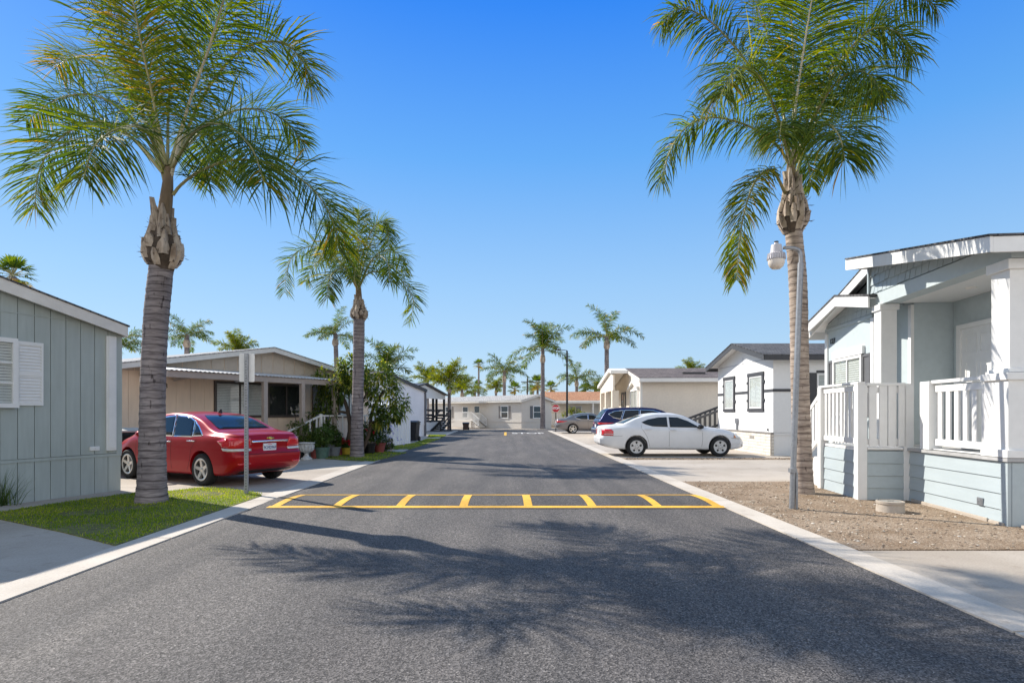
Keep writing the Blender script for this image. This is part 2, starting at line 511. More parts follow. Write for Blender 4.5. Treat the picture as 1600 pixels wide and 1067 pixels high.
LAWNG = mat('lawn_soil', (.15, .15, .05), .95, .4, 9, .3)
LAWNS = [[G(*p) for p in q] for q in (
    [(187, 853), (100, 833), (0, 812), (-60, 800), (-30, 806), (0, 801), (110, 784), (215, 770), (256, 769), (312, 762.5), (355, 763.7), (400, 768), (430, 773.5)],
    [(507, 717), (545, 720), (585, 721.5), (608, 715), (636, 707.5), (600, 705.5), (560, 705), (515, 707)],
    [(595, 702.6), (640, 702.3), (655, 698), (690, 685), (668, 685.5), (645, 693), (600, 699)],
    [(668, 683.5), (692, 683.3), (698, 679.5), (670, 679.5)])]
LAWNS[0][3] = V((-9.3, 8.9, 0)); LAWNS[0][4] = V((-9.0, 9.6, 0))
LAWNS[0][11] = V((-4.42, 10.9, 0)); LAWNS[0][12] = V((-4.235, 10.55, 0))
for i in (0,): LAWNS[0][0] = V((-4.235, 6.60, 0))


def inside(p, poly):
    c = False; n = len(poly)
    for i in range(n):
        a, b = poly[i], poly[i-1]
        if (a[1] > p[1]) != (b[1] > p[1]) and p[0] < (b[0]-a[0])*(p[1]-a[1])/(b[1]-a[1])+a[0]: c = not c
    return c


for i, q in enumerate(LAWNS):
    sheet('lawn', q, .016, LAWNG)
    r = random.Random(3+i); xs = [p[0] for p in q]; ys = [p[1] for p in q]
    A = (max(xs)-min(xs))*(max(ys)-min(ys)); mb = MB()
    n = int(A*(1900 if i == 0 else 420)); k = 1 if i == 0 else 1.7
    for _ in range(n):
        p = V((r.uniform(min(xs), max(xs)), r.uniform(min(ys), max(ys)), .014))
        if not inside(p+V((r.gauss(0, .02), r.gauss(0, .02), 0)), q): continue
        bare = sin(p.x*3.1+1.3*sin(p.y*2.2+1))+sin(p.y*3.7+1.1*sin(p.x*2.7))
        if bare > 1.25 and r.random() < .75: continue
        a = r.uniform(0, 2*pi); hgt = r.uniform(.012, .036)*k**.5; wd = r.uniform(.003, .006)*k
        lean = V((cos(a+1), sin(a+1), 0))*r.uniform(0, .03)
        d = V((cos(a), sin(a), 0))*wd
        pat = .5+.5*sin(p.x*2.3+1.7*sin(p.y*1.9))*cos(p.y*2.9)
        t = min(1, max(0, r.gauss(.30+.4*pat, .24)))
        mb.add([p-d, p+d, p+d*.5+lean*.6+V((0, 0, hgt*.7)), p-d*.5+lean*.6+V((0, 0, hgt*.7)), p+lean*1.5+V((0, 0, hgt))], [(0, 1, 2, 3), (3, 2, 4)], 0, t)
    tag(mb.build('grass', GRASSM), kind='stuff')

# gravel bed by the pale blue home, strip between the pads
GB = [V(p) for p in ((3.69, 6.42, 0), (13, 6.42, 0), (13, 12.8, 0), (3.69, 12.8, 0))]
sheet('soil', GB, .012, SOIL)
GS = [V(p) for p in ((3.69, 18.8, 0), (20, 18.8, 0), (20, 19.5, 0), (3.69, 19.5, 0))]
sheet('soil', GS, .008, SOIL)
r = random.Random(11); mb = MB()
ICO = [(0, 0, 1), (.9, 0, .3), (.28, .85, .3), (-.73, .53, .3), (-.73, -.53, .3), (.28, -.85, .3), (0, 0, -.6)]
ICF = [(0, 1, 2), (0, 2, 3), (0, 3, 4), (0, 4, 5), (0, 5, 1), (6, 2, 1), (6, 3, 2), (6, 4, 3), (6, 5, 4), (6, 1, 5)]


def stone(mb, p, s, r, t):
    a = r.uniform(0, 6.28); q = r.uniform(.6, 1.4)
    mb.add([p+V(((x*cos(a)-y*sin(a))*s*q, (x*sin(a)+y*cos(a))*s/q, z*s*.7))*r.uniform(.75, 1.2) for x, y, z in ICO], ICF, 0, t)


for _ in range(8000):
    p = V((3.7+(r.random()**1.3)*3.4, r.uniform(6.44, 12.75), .012))
    if p.y < 6.9 and r.random() < .3: continue
    stone(mb, p, r.choice((.004, .005, .006, .007, .008, .010, .012, .017, .024) if r.random() < .5 else (.005, .007)), r, min(1, max(0, r.gauss(.5, .26))))
for _ in range(1200):
    p = V((r.uniform(3.75, 11), r.uniform(18.82, 19.48), .008)); stone(mb, p, r.choice((.012, .02, .03)), r, r.random()*.7)
tag(mb.build('gravel', STONEM), kind='stuff')

# ------------------------------------------------------------------ speed hump and road markings
HY0, HY1 = 9.22, 10.86


def humpz(y):
    u = (y-HY0)/(HY1-HY0)
    return 0 if u <= 0 or u >= 1 else .032*sin(pi*u)**1.3


mb = MB(); ny = 18; ys = [HY0-.05+(HY1-HY0+.1)*i/ny for i in range(ny+1)]
for i in range(ny):
    mb.add([(-3.84, ys[i], humpz(ys[i])+.003), (3.33, ys[i], humpz(ys[i])+.003), (3.33, ys[i+1], humpz(ys[i+1])+.003), (-3.84, ys[i+1], humpz(ys[i+1])+.003)], [(0, 1, 2, 3)])
hump = tag(mb.build('speed_hump', ASPHN, smooth=60), 'low asphalt speed hump across the street outlined with yellow stripes', 'speed hump')
mb = MB()


def paint(mb, x0, y0, x1, y1, wd, along):
    """a stripe from (x0, y0) to (x1, y1) following the hump"""
    n = 10
    for i in range(n):
        a, b = i/n, (i+1)/n; q = []
        for t, s in ((a, -1), (a, 1), (b, 1), (b, -1)):
            x, y = x0+(x1-x0)*t, y0+(y1-y0)*t
            if along == 'y': x += s*wd/2
            else: y += s*wd/2
            q.append((x, y, humpz(y)+.008))
        mb.add(q, [(0, 1, 2, 3)])


n0, f0 = 9.33, 10.66
paint(mb, -3.66, n0, 3.36, n0, .15, 'x'); paint(mb, -3.62, f0, 3.33, f0, .12, 'x')
for x in (-2.62, -1.64, -.66, .34, 1.33, 2.34): paint(mb, x, n0+.065, x, f0-.06, .13, 'y')
paint(mb, -3.56, n0+.065, -3.56, f0-.06, .13, 'y'); paint(mb, 3.26, n0+.065, 3.26, f0-.06, .13, 'y')
mb.build('marking', YELLOW, hump)
mb = MB(); mb.add([(-.14, 39.0, .004), (.02, 39.0, .004), (.02, 45.5, .004), (-.14, 45.5, .004)], [(0, 1, 2, 3)])
tag(mb.build('road_marking', YELLOW), kind='structure')
st = text('road_marking', 'STOP', 1.15, ROADW, None, M.Translation((1.55, 43.4, .005)) @ M.Diagonal((1, 3.0, 1, 1)), .0, .85, .02)
tag(st, kind='structure')

# ------------------------------------------------------------------ homes: helpers


def gable(h, x0, x1, xr, ze0, ze1, zr, D, wall, roof, fas, zs=.7, skirt=None, ro=.3, eo=.3, fh=.18, th=.028, groove=None, gap=.012, soff=None, fasb=None, y0=0., wparts=True):
    """a home with its gable end on local y = 0 (out is -y): wall, skirting, roof, fascia"""
    def top(x):
        return zr+(ze0-zr)*(xr-x)/(xr-x0) if x < xr else zr+(ze1-zr)*(x-xr)/(x1-xr)
    def pline(xa, xb, dz0, dz1):
        return [(xa, top(xa)+dz0), (xr, zr+dz0), (xb, top(xb)+dz0), (xb, top(xb)+dz1), (xr, zr+dz1), (xa, top(xa)+dz1)]
    mb = MB()
    fy = y0+(.022 if groove else 0)
    mb.prism([(x0, zs), (x1, zs), (x1, ze1), (xr, zr), (x0, ze0)], fy, D)
    if groove:
        n = max(1, round((x1-x0)/groove)); w = (x1-x0)/n
        for i in range(n):
            a, b = x0+i*w+(gap/2 if i else 0), x0+(i+1)*w-(gap/2 if i < n-1 else 0)
            q = [(a, zs), (b, zs), (b, top(b))]
            if a < xr < b: q.append((xr, zr))
            q.append((a, top(a))); mb.prism(q, y0, y0+.022)
    mb.build('wall', wall, h)
    mb = MB(); mb.box(x0+.015, x1-.015, y0+.02, D-.02, -.05, zs-.003)
    if skirt: mb.build('skirting', skirt, h)
    xa, xb = x0-eo, x1+eo
    mb = MB(); mb.prism(pline(xa-.03, xb+.03, .045, .045+th), y0-ro-.03, D+.1); mb.build('roof', roof, h)
    mb = MB(); mb.prism(pline(xa, xb, .012, .043), y0-ro+.02, D+.08); mb.build('soffit', soff or fas, h)
    mb = MB(); mb.prism(pline(xa, xb, .043-fh, .043), y0-ro-.015, y0-ro+.018)
    for x, e in ((xa, 1), (xb, -1)):
        z = top(x)+.043
        mb.box(min(x, x-.03*e), max(x, x-.03*e), y0-ro+.02, D+.08, z-fh, z-.002)
    mb.build('fascia', fas, h)
    return top


TF = {'front': M.Identity(4)}


def side(x, sgn):
    return M.Translation((x, 0, 0)) @ M.Rotation(R(90*sgn), 4, 'Z')


def win(h, T, u0, u1, z0, z1, fm, fw=.06, mull='v', blind='slat', pr=.05, sillm=None, pane=None, hood=None):
    """window part on a wall: frame mesh with pane and blind below it in the tree; T carries the front plane to the wall"""
    mb = MB(T); y0, y1 = -pr, .004
    mb.box(u0-fw, u1+fw, y0, y1, z1, z1+fw); mb.box(u0-fw, u1+fw, y0-(.03 if sillm else 0), y1, z0-fw, z0)
    mb.box(u0-fw, u0, y0, y1, z0, z1); mb.box(u1, u1+fw, y0, y1, z0, z1)
    m = (u0+u1)/2; b = min(.05, fw*.7)
    if mull == 'v': mb.box(m-b/2, m+b/2, y0+.012, y1, z0, z1)
    if mull == 'h': mb.box(u0, u1, y0+.012, y1, (z0+z1)/2-b/2, (z0+z1)/2+b/2)
    if mull == 'g':
        for k in (1, 2): mb.box(u0, u1, y0+.02, y1, z0+(z1-z0)*k/3-.012, z0+(z1-z0)*k/3+.012)
    f = mb.build('window', fm, h)
    mb = MB(T); mb.box(u0, u1, -.026, -.021, z0, z1); mb.build('pane', pane or GLASS, f)
    if pane is None:
        mb = MB(T); mb.box(u0, u1, -.004, -.001, z0, z1, 1)
        if blind == 'slat':
            n = int((z1-z0)/.045)
            for k in range(n):
                z = z0+(k+.5)*(z1-z0)/n; mb.add([(u0, -.017, z-.019), (u1, -.017, z-.019), (u1, -.007, z+.021), (u0, -.007, z+.021)], [(0, 1, 2, 3)])
            mb.build('blind', [BLINDM, ROOMM], f)
        elif blind == 'vert':
            n = max(4, int((u1-u0)/.07))
            for k in range(n):
                u = u0+(k+.5)*(u1-u0)/n; mb.add([(u-.026, -.015, z0), (u+.022, -.007, z0), (u+.022, -.007, z1), (u-.026, -.015, z1)], [(0, 1, 2, 3)])
            mb.build('blind', [CURT, ROOMM], f)
        else:
            mb.build('room_backing', [BLINDM, ROOMM], f)
    return f


def shutter(h, T, u0, u1, z0, z1, m, louver=True, pr=.03):
    mb = MB(T); e = .035
    mb.box(u0, u1, -pr*.5, .003, z0, z1)
    for a, b, c, d in ((u0, u0+e, z0, z1), (u1-e, u1, z0, z1), (u0+e, u1-e, z0, z0+e*1.6), (u0+e, u1-e, z1-e*1.6, z1), (u0+e, u1-e, (z0+z1)/2-e, (z0+z1)/2+e)):
        mb.box(a, b, -pr, -pr*.5, c, d)
    if louver:
        n = int((z1-z0)/.05)
        for k in range(1, n):
            z = z0+k*(z1-z0)/n
            mb.add([(u0+e, -pr*.5-.001, z+.02), (u1-e, -pr*.5-.001, z+.02), (u1-e, -pr*.9, z-.012), (u0+e, -pr*.9, z-.012)], [(0, 1, 2, 3)])
    return mb.build('shutter', m, h)


def railing(mb, p, q, z0, z1, n, bw=.04, bt=.03, rw=.06, rh=.05, zb0=None, zb1=None):
    """top and bottom rails with n balusters from p to q (local xy); zb: heights at the far end for a sloping rail"""
    p, q = V((p[0], p[1], 0)), V((q[0], q[1], 0))
    a0, a1 = z0, z1; b0, b1 = (z0 if zb0 is None else zb0), (z1 if zb1 is None else zb1)
    up = V((0, 0, 1))
    mb.bar(p+up*a1, q+up*b1, rw, rh); mb.bar(p+up*a0, q+up*b0, rw, rh)
    for k in range(n):
        t = (k+.5)/n; c = p+(q-p)*t
        za, zb = a0+(b0-a0)*t, a1+(b1-a1)*t
        d = (q-p).normalized()
        mb.bar(c+up*(za+rh*.4), c+up*(zb-rh*.4), bw, bt, up=(-d.y, d.x, 0))

# ------------------------------------------------------------------ slate grey home, near on the left
h = thing('mobile_home', 'slate grey home with vertical grooved siding and white shuttered window behind the lawn', 'home', G(189, 766), R(70), 'manufactured homes along the street')
top = gable(h, -6.8, 0, -3.4, 3.02, 3.02, 3.78, 15, GREYS, SH_DARK, TRIM, zs=.71, skirt=GREYS, ro=.14, eo=.02, fh=.19, groove=.25)
mb = MB()
for i in range(27): mb.box(-6.8+i*.2518+.006, -6.8+(i+1)*.2518-.006, 0, .02, -.02, .69)
mb.box(-6.8, 0, -.014, -.001, .655, .70); mb.box(-6.8, -.02, -.01, -.002, 3.035, 3.05)
mb.build('belt_board', GREYS, h)
mb = MB(); mb.box(-.1, .012, -.012, -.001, .70, 2.98); mb.build('corner_board', GREYS, h)
mb = MB(); mb.box(-.30, -.115, -.04, -.002, .76, 2.86); mb.box(-.275, -.14, -.052, -.04, .80, 2.82); mb.build('downspout_cover', WHITE, h, bevel=.006)
mb = MB(); mb.box(-.60, -.43, -.03, -.002, .775, .85); mb.box(-.585, -.52, -.036, -.03, .79, .835); mb.box(-.51, -.445, -.036, -.03, .79, .835); mb.build('outlet_box', WHITE, h, bevel=.004)
win(h, TF['front'], -2.75, -1.86, 1.60, 2.56, WHITE, .07, 'g', pr=.06, sillm=1)
shutter(h, TF['front'], -1.79, -1.39, 1.57, 2.60, WHITE)
shutter(h, TF['front'], -3.24, -2.83, 1.57, 2.60, WHITE)
# ------------------------------------------------------------------ tan home behind the red car
h = thing('mobile_home', 'tan home with corrugated awning and dark framed windows behind the red sedan', 'home', (-7.75, 20.15, -.087), R(60), 'manufactured homes along the street')
h.scale = (1.06,)*3; TANH = h
top = gable(h, -4.75, 4.3, -.22, 2.6, 2.6, 3.40, 14, TANS, SH_GREY, TRIM, zs=.0, ro=.35, eo=.25, fh=.13, groove=.42, gap=.006)
mb = MB()
for i in range(21):
    x = -4.6+.2+i*.42
    mb.add([(x-.2, -.012, 2.52), (x+.2, -.012, 2.52), (x+.2, -.012, top(x+.2)-.02), (x-.2, -.012, top(x-.2)-.02)], [(0, 1, 2, 3)])
mb.build('gable_panel', mat('taupe_siding', (.60, .51, .42), .65, .05, 12, .1), h)
mb = MB(); n = 88                        # corrugated awning sheet and its beam
for i in range(n):
    a, b = -4.1+i*.0625, -4.1+(i+1)*.0625; za, zb = (.022 if i % 2 else 0), (0 if i % 2 else .022)
    mb.add([(a, -1.35, 2.50+za), (b, -1.35, 2.50+zb), (b, -.03, 2.66+zb), (a, -.03, 2.66+za), (a, -1.35, 2.485+za), (b, -1.35, 2.485+zb), (b, -.03, 2.645+zb), (a, -.03, 2.645+za)],
           [(0, 1, 2, 3), (7, 6, 5, 4), (0, 4, 5, 1), (2, 6, 7, 3)])
aw = mb.build('awning', mat('awning_metal', (.62, .6, .57), .4, .06, 8, .15, metal=.2), h)
mb = MB(); mb.box(-4.1, 1.4, -1.30, -1.22, 2.33, 2.48); mb.box(-4.1, -4.04, -1.22, -.05, 2.38, 2.49); mb.build('beam', TANT, aw)
mb = MB()
for x in (-1.28, .07, 1.38): mb.box(x-.065, x+.065, -1.31, -1.19, 0, 2.33)
for k, x in enumerate((-1.28, .07, 1.38)):
    m1 = MB(); m1.box(x-.065, x+.065, -1.315, -1.195, 0, 2.33); m1.box(x-.09, x+.09, -1.335, -1.175, 0, .12); m1.build('post', TANT, h, bevel=.006)
DKF = mat('bronze_frame', (.075, .062, .055), .45, .1, 10, .05)
win(h, TF['front'], -1.93, -.40, 1.38, 2.30, DKF, .07, 'v', 'slat')
win(h, TF['front'], -.14, 1.18, 1.38, 2.30, DKF, .07, 'v', None)
mb = MB(); mb.box(1.65, 2.55, -.03, -.001, .5, 2.3); mb.box(1.6, 1.65, -.05, 0, .5, 2.36); mb.box(2.55, 2.6, -.05, 0, .5, 2.36); mb.box(1.6, 2.6, -.05, 0, 2.3, 2.36)
d = mb.build('door', mat('screen_door', (.16, .14, .125), .5, .1, 8, .1), h)
mb = MB(); mb.lathe([(.0, 0), (.03, .0), (.03, .05), (0, .055)], (2.47, -.08, 1.35), 10, 'y'); mb.build('handle', STEEL, d)
win(h, TF['front'], 2.85, 3.75, 1.35, 2.25, DKF, .07, 'v', 'slat')
mb = MB(); mb.box(.75, 4.2, -1.3, -.02, .0, .50); mb.build('porch_deck', TANT, h)
mb = MB()
for k in range(3): mb.box(-.55+k*.42, -.13+k*.42, -1.25, -.4, 0, .16*(k+1))
mb.build('steps', TANT, h)
mb = MB(); railing(mb, (.8, -1.28), (4.2, -1.28), .62, 1.36, 13, .05, .03)
railing(mb, (-.6, -1.28), (.75, -1.28), .22, .86, 5, .05, .03, zb0=.62, zb1=1.36)
mb.box(.74, .82, -1.32, -1.24, 0, 1.42); mb.box(-.66, -.58, -1.32, -1.24, 0, .9); mb.build('railing', WHITE, h)
x, z = on(h, 259, 603); x, z = x/1.06, z/1.06
text('house_number', '8', .17, BLACK, h, rot_face((x, -.012, z), (1, 0, 0), (0, 0, 1)), .004, 1., 0.)
mb = MB(); mb.bar((-3.2, -.05, 2.33), (-2.75, -1.1, 2.5), .06, .06); mb.build('awning_brace', TANT, h)
mb = MB(); mb.lathe([(.02, 0), (.05, .03), (.055, .13), (.0, .135)], (-1.32, -.16, 2.40), 12, 'y'); mb.bar((-1.32, 0, 2.5), (-1.32, -.16, 2.42), .03, .03); mb.build('flood_lamp', WHITE, h)
# ------------------------------------------------------------------ pale home and its neighbour farther on
h = thing('mobile_home', 'pale lavender home with dark roof edge beyond the ribbed white shed', 'home', G(664, 681), R(70), 'manufactured homes along the street')
gable(h, -9.6, 0, -4.9, 2.86, 2.86, 3.68, 14, LAV, SH_DARK, DARKT, zs=.75, skirt=LAV, ro=.12, eo=.06, fh=.14)
mb = MB(); mb.box(-9.6, 0, -.012, -.001, .70, .78); mb.box(-2.46, -2.43, -.006, -.001, .8, 3.2); mb.box(-4.9, -4.87, -.006, -.001, .8, 3.6); mb.build('belt_board', LAV, h)
mb = MB(); mb.box(-.09, .02, -.09, -.002, 0, 2.75); mb.build('downspout', mat('dark_downspout', (.12, .12, .14), .5, .1, 8, .05), h)
win(h, TF['front'], -7.4, -6.2, 1.4, 2.5, WHITE, .08, 'v')
h = thing('mobile_home', 'white home with black porch deck and steps past the pale lavender home', 'home', (-5.55, 51.6, 0), R(76), 'manufactured homes along the street')
gable(h, -9, 1.2, -3.6, 2.95, 2.95, 3.75, 12, STUCCO, SH_DARK, DARKT, zs=.8, skirt=STUCCO, ro=.2, eo=.2, fh=.22, y0=1.7)
mb = MB(); mb.prism([(-8.9, 2.62), (1.15, 2.62), (1.15, 2.9), (-3.6, 3.65), (-8.9, 2.9)], .02, .1); mb.build('porch_gable', STUCCO, h)
mb = MB(); mb.prism([(-9.2, 3.02), (-3.6, 3.82), (1.4, 3.02), (1.4, 2.92), (-3.6, 3.72), (-9.2, 2.92)], -.2, 1.6); mb.build('porch_roof', DARKT, h)
mb = MB(); mb.box(-5.5, 1.15, 0, 1.68, 0, .72); mb.build('deck_skirt', STUCCO, h)
BWOOD = mat('black_wood', (.022, .024, .028), .6, .2, 10, .1)
mb = MB(); mb.box(-5.5, 1.2, -.03, 1.69, .725, .82); mb.build('porch_deck', BWOOD, h)
for x in (-1.55, -.75, 1.1, -5.4):
    m1 = MB(); m1.box(x-.08, x+.08, .03, .19, .825, 2.62); m1.build('post', BWOOD, h)
mb = MB()
for z in (1.02, 1.3, 1.68): mb.bar((-.7, .1, z), (1.15, .1, z), .06, .14); mb.bar((-5.4, .1, z), (-1.6, .1, z), .06, .14)
mb.bar((1.15, .1, 1.65), (1.15, 1.6, 1.65), .06, .12); mb.bar((1.15, .1, 1.2), (1.15, 1.6, 1.2), .06, .12)
mb.bar((-.3, -.95, 1.7), (-2.6, -.95, .75), .07, .12); mb.bar((-.3, -.08, 1.7), (-2.6, -.08, .75), .07, .12); mb.box(-2.7, -2.6, -1.0, -.9, 0, .85); mb.box(-.3, -.2, -1.0, -.9, 0, 1.75); mb.bar((-.3, -.95, 1.25), (-2.6, -.95, .35), .05, .1)
mb.build('railing', BWOOD, h)
mb = MB()
for k in range(5): mb.box(-.3-.46*(k+1), -.3-.46*k+.02, -.9, -.04, .8-.16*(k+1)-.05, .8-.16*(k+1)+.02)
mb.bar((-.25, -.9, .72), (-2.55, -.9, -.05), .05, .2); mb.bar((-.25, -.06, .72), (-2.55, -.06, -.05), .05, .2)
mb.build('steps', BWOOD, h)
win(h, M.Translation((0, 1.7, 0)), -3.3, -1.9, 1.3, 2.3, WHITE, .08, 'v', pane=DGLASS)
# ------------------------------------------------------------------ homes across the end of the street
h = thing('mobile_home', 'greige home with shuttered windows and white front steps facing down the street', 'home', (1.4, 56, 0), R(42), 'manufactured homes along the street')
gable(h, 0, 4.0, 2.0, 2.62, 2.62, 3.12, 18, GREIGE, SH_GREY, TRIM, zs=.62, skirt=GREIGE, ro=.3, eo=.25, fh=.16)
T = side(0, -1)
mb = MB(T); mb.box(-18, 0, -.02, -.001, .58, .66); mb.box(-18, 0, -.012, -.001, 2.1, 2.16); mb.build('belt_board', GREIGE, h)
mb = MB(); mb.box(0, 4, -.02, -.001, .58, .66); mb.build('belt_board', GREIGE, h)
for u in (-2.3, -11.2):
    win(h, T, u-.45, u+.45, 1.0, 2.05, WHITE, .09, 'h', pane=DGLASS)
    for a in (-.85, .56): shutter(h, T, u+a, u+a+.29, .95, 2.1, mat('taupe_shutter', (.26, .235, .22), .6, .08, 10, .1), False)
win(h, T, -8.7, -7.9, 1.0, 2.05, WHITE, .09, 'h', pane=DGLASS)
win(h, TF['front'], 1.55, 2.5, 1.0, 2.05, WHITE, .1, 'h', pane=DGLASS)
for a in (1.1, 2.62): shutter(h, TF['front'], a, a+.33, .95, 2.1, mat('blue_grey_shutter', (.13, .145, .165), .6, .08, 10, .1), False)
mb = MB(T); mb.box(-6.9, -6.0, -.03, -.001, .7, 2.2); mb.box(-6.82, -6.08, -.036, -.03, 1.5, 2.1, 1); mb.build('door', [TRIM, DGLASS], h)
mb = MB(T); mb.prism([(-9.2, 2.42), (-4.6, 2.42), (-4.6, 2.55), (-9.2, 2.55)], -1.3, -.3); mb.build('porch_roof', TRIM, h)
mb = MB(T); mb.box(-8.6, -5.9, -1.2, -.02, 0, .66)
for k in range(4): mb.box(-5.9+k*.3, -5.6+k*.3, -1.1, -.2, 0, .66-.16*(k+1)+.03)
mb.build('steps', GREIGE, h)
mb = MB(T); railing(mb, (-8.6, -1.15), (-5.9, -1.15), .78, 1.5, 14, .05, .04); railing(mb, (-5.9, -1.15), (-4.7, -1.15), .78, 1.5, 6, .05, .04, zb0=.2, zb1=.85)
railing(mb, (-5.9, -.2), (-4.7, -.2), .78, 1.5, 6, .05, .04, zb0=.2, zb1=.85); mb.build('railing', WHITE, h)
h = thing('mobile_home', 'cream home with terracotta roof and shaded porch behind the stop sign', 'home', (15.0, 63, 0), R(84), 'manufactured homes along the street')
top = gable(h, 0, 7, 3.5, 2.78, 2.78, 3.72, 11.5, BEIGE, SH_ORANGE, TRIM, zs=.6, skirt=BEIGE, ro=.3, eo=.3, fh=.16)
T = side(0, -1)
mb = MB(T); mb.box(-11.3, -3.6, -1.8, -.32, 2.42, 2.6); mb.build('porch_roof', TRIM, h)
for u in (-11.2, -8.6, -6.0, -3.7):
    m1 = MB(T); m1.box(u-.07, u+.07, -1.75, -1.6, .0, 2.42); m1.build('post', TRIM, h)
mb = MB(T); railing(mb, (-11.2, -1.68), (-6.4, -1.68), .3, 1.35, 26, .1, .04); mb.build('railing', WHITEW, h)
win(h, T, -2.3, -1.7, 1.15, 2.35, WHITE, .12, 'h', pane=DGLASS)
win(h, T, -8.3, -7.2, 1.1, 2.1, WHITE, .1, 'v', pane=DGLASS)
mb = MB(T); mb.box(-6.2, -5.4, -.03, 0, .4, 2.2); mb.build('door', GREIGE, h)
h = thing('mobile_home', 'small light blue home glimpsed between the terracotta roof and the beige home', 'home', (10.3, 54.5, 0), R(-80), 'manufactured homes along the street')
gable(h, -4.5, 0, -2.2, 2.55, 2.55, 3.2, 9, mat('sky_blue_siding', (.25, .38, .5), .6, .05, 9, .05), SH_GREY, WHITE, zs=.5, skirt=LAV, ro=.2, eo=.2, fh=.2)
win(h, TF['front'], -1.9, -.8, 1.1, 2.1, WHITE, .1, 'v', pane=DGLASS)
# ------------------------------------------------------------------ beige home with brown roof, right side
h = thing('mobile_home', 'beige home with brown shingle roof and columned porch behind the dark blue car', 'home', (7.0, 31.8, 0), R(-92), 'manufactured homes along the street')
GX = -9.4
top = gable(h, GX, 0, -4.2, 3.28, 3.28, 4.02, 16, BEIGE, SH_BROWN, WHITEW, zs=.75, skirt=BEIGE, ro=.1, eo=.42, fh=.2, y0=0)
mb = MB(); mb.prism([(GX-.4, 3.3), (-4.2, 4.08), (-3.1, 3.9), (-3.1, 3.72), (-4.2, 3.86), (GX-.4, 3.1)], -1.1, -.12); mb.build('porch_roof', WHITEW, h)
mb = MB(); mb.prism([(GX, 2.75), (-3.3, 2.75), (-3.3, 3.68), (-4.2, 3.84), (GX, 3.06)], -.95, -.85); mb.build('porch_gable', BEIGE, h)
for x in (GX+.3, -6.6, -3.6):
    m1 = MB(); m1.box(x-.22, x+.22, -.98, -.6, .0, 2.75); m1.box(x-.27, x+.27, -1.03, -.55, 0, 1.2); m1.build('column', BEIGE, h, bevel=.01)
mb = MB(); mb.box(GX, -3.3, -.95, -.02, 0, .8); mb.build('porch_deck', BEIGE, h)
mb = MB(); railing(mb, (GX+.3, -.8), (-3.6, -.8), .9, 1.75, 24, .06, .04); mb.build('railing', WHITEW, h)
win(h, TF['front'], -2.7, -.7, 1.35, 2.65, WHITEW, .12, 'v', 'vert')
for a in (-3.02, -.52): shutter(h, TF['front'], a, a+.22, 1.3, 2.7, WHITEW, False)
win(h, TF['front'], -6.0, -4.6, 1.3, 2.6, DARKT, .1, 'v', pane=DGLASS)
mb = MB(); mb.prism([(-3.25, 2.85), (-1.7, 3.25), (-.2, 2.85), (-.2, 2.72), (-1.7, 3.12), (-3.25, 2.72)], -.16, -.002); mb.build('window_hood', WHITEW, h)
T = side(0, 1)
mb = MB(T); mb.box(0, 16, -.012, -.001, .72, .79); mb.box(0, .12, -.025, -.002, .0, 3.2); mb.build('corner_board', WHITEW, h)
mb = MB()
for (a, b) in ((2.5, 5.2), (5.5, 8.3), (9, 11)):
    z = top(-1.2)+.1; mb.box(-1.35, -1.1, a, a+1.2, z-.03, z+.06)
mb.build('roof_vent', DARKT, h)
# ------------------------------------------------------------------ white home with charcoal trim, right side
h = thing('mobile_home', 'white home with charcoal window trim and pale brick base beside the white sedan', 'home', (9.0, 20.5, 0), R(-90), 'manufactured homes along the street')
top = gable(h, -5.33, 0, -2.62, 3.40, 3.40, 4.02, 15, STUCCO, SH_DARK, DARKT, zs=.79, skirt=STUCCO, ro=.42, eo=.28, fh=.17, soff=WHITE)
win(h, TF['front'], -4.42, -3.60, 1.66, 2.72, WHITE, .05, 'v', 'slat', .03)
win(h, TF['front'], -1.90, -.92, 1.66, 2.72, WHITE, .05, 'v', 'slat', .03)
for a, b in ((-4.47, -3.55), (-1.95, -.87)):
    mb = MB()
    mb.box(a-.16, b+.16, -.05, -.002, 2.775, 2.9); mb.box(a-.16, b+.16, -.05, -.002, 1.50, 1.605)
    for s, x in ((1, a-.145), (-1, b+.005)): mb.box(x, x+.14, -.04, -.002, 1.61, 2.77)
    for x in (a-.22, b+.14):
        for z in (1.85, 2.5): mb.box(x, x+.08, -.045, -.002, z, z+.09)
    mb.build('window_trim', DARKT, h)
mb = MB(); mb.box(-5.33, -4.64, -.022, -.002, 2.17, 2.26); mb.box(-3.38, -2.12, -.022, -.002, 2.17, 2.26); mb.box(-.70, .02, -.022, -.002, 2.17, 2.26)
mb.box(.002, .024, -.02, 15, 2.17, 2.26); mb.build('trim_band', DARKT, h)
mb = MB(); mb.box(-2.63, -2.60, -.006, -.001, .8, 3.55); mb.box(-5.2, -.2, -.006, -.001, 3.30, 3.325); mb.build('seam_strip', mat('light_grey_seam', (.45, .45, .46), .7, .05, 8, 0), h)
m, nt, out = nodes('pale_brick')
b_ = nn(nt, 'BsdfPrincipled', i_Roughness=.85); tc = nn(nt, 'TexCoord'); mp = nn(nt, 'Mapping'); mp.inputs['Rotation'].default_value = (R(90), 0, 0)
br = nn(nt, 'TexBrick', i_Scale=1.); br.inputs['Brick Width'].default_value = .42; br.inputs['Row Height'].default_value = .105; br.inputs['Mortar Size'].default_value = .012
br.inputs['Color1'].default_value = (.66, .60, .52, 1); br.inputs['Color2'].default_value = (.74, .70, .63, 1); br.inputs['Mortar'].default_value = (.46, .42, .37, 1)
nt.links.new(tc.outputs['Object'], mp.inputs[0]); nt.links.new(mp.outputs[0], br.inputs['Vector'])
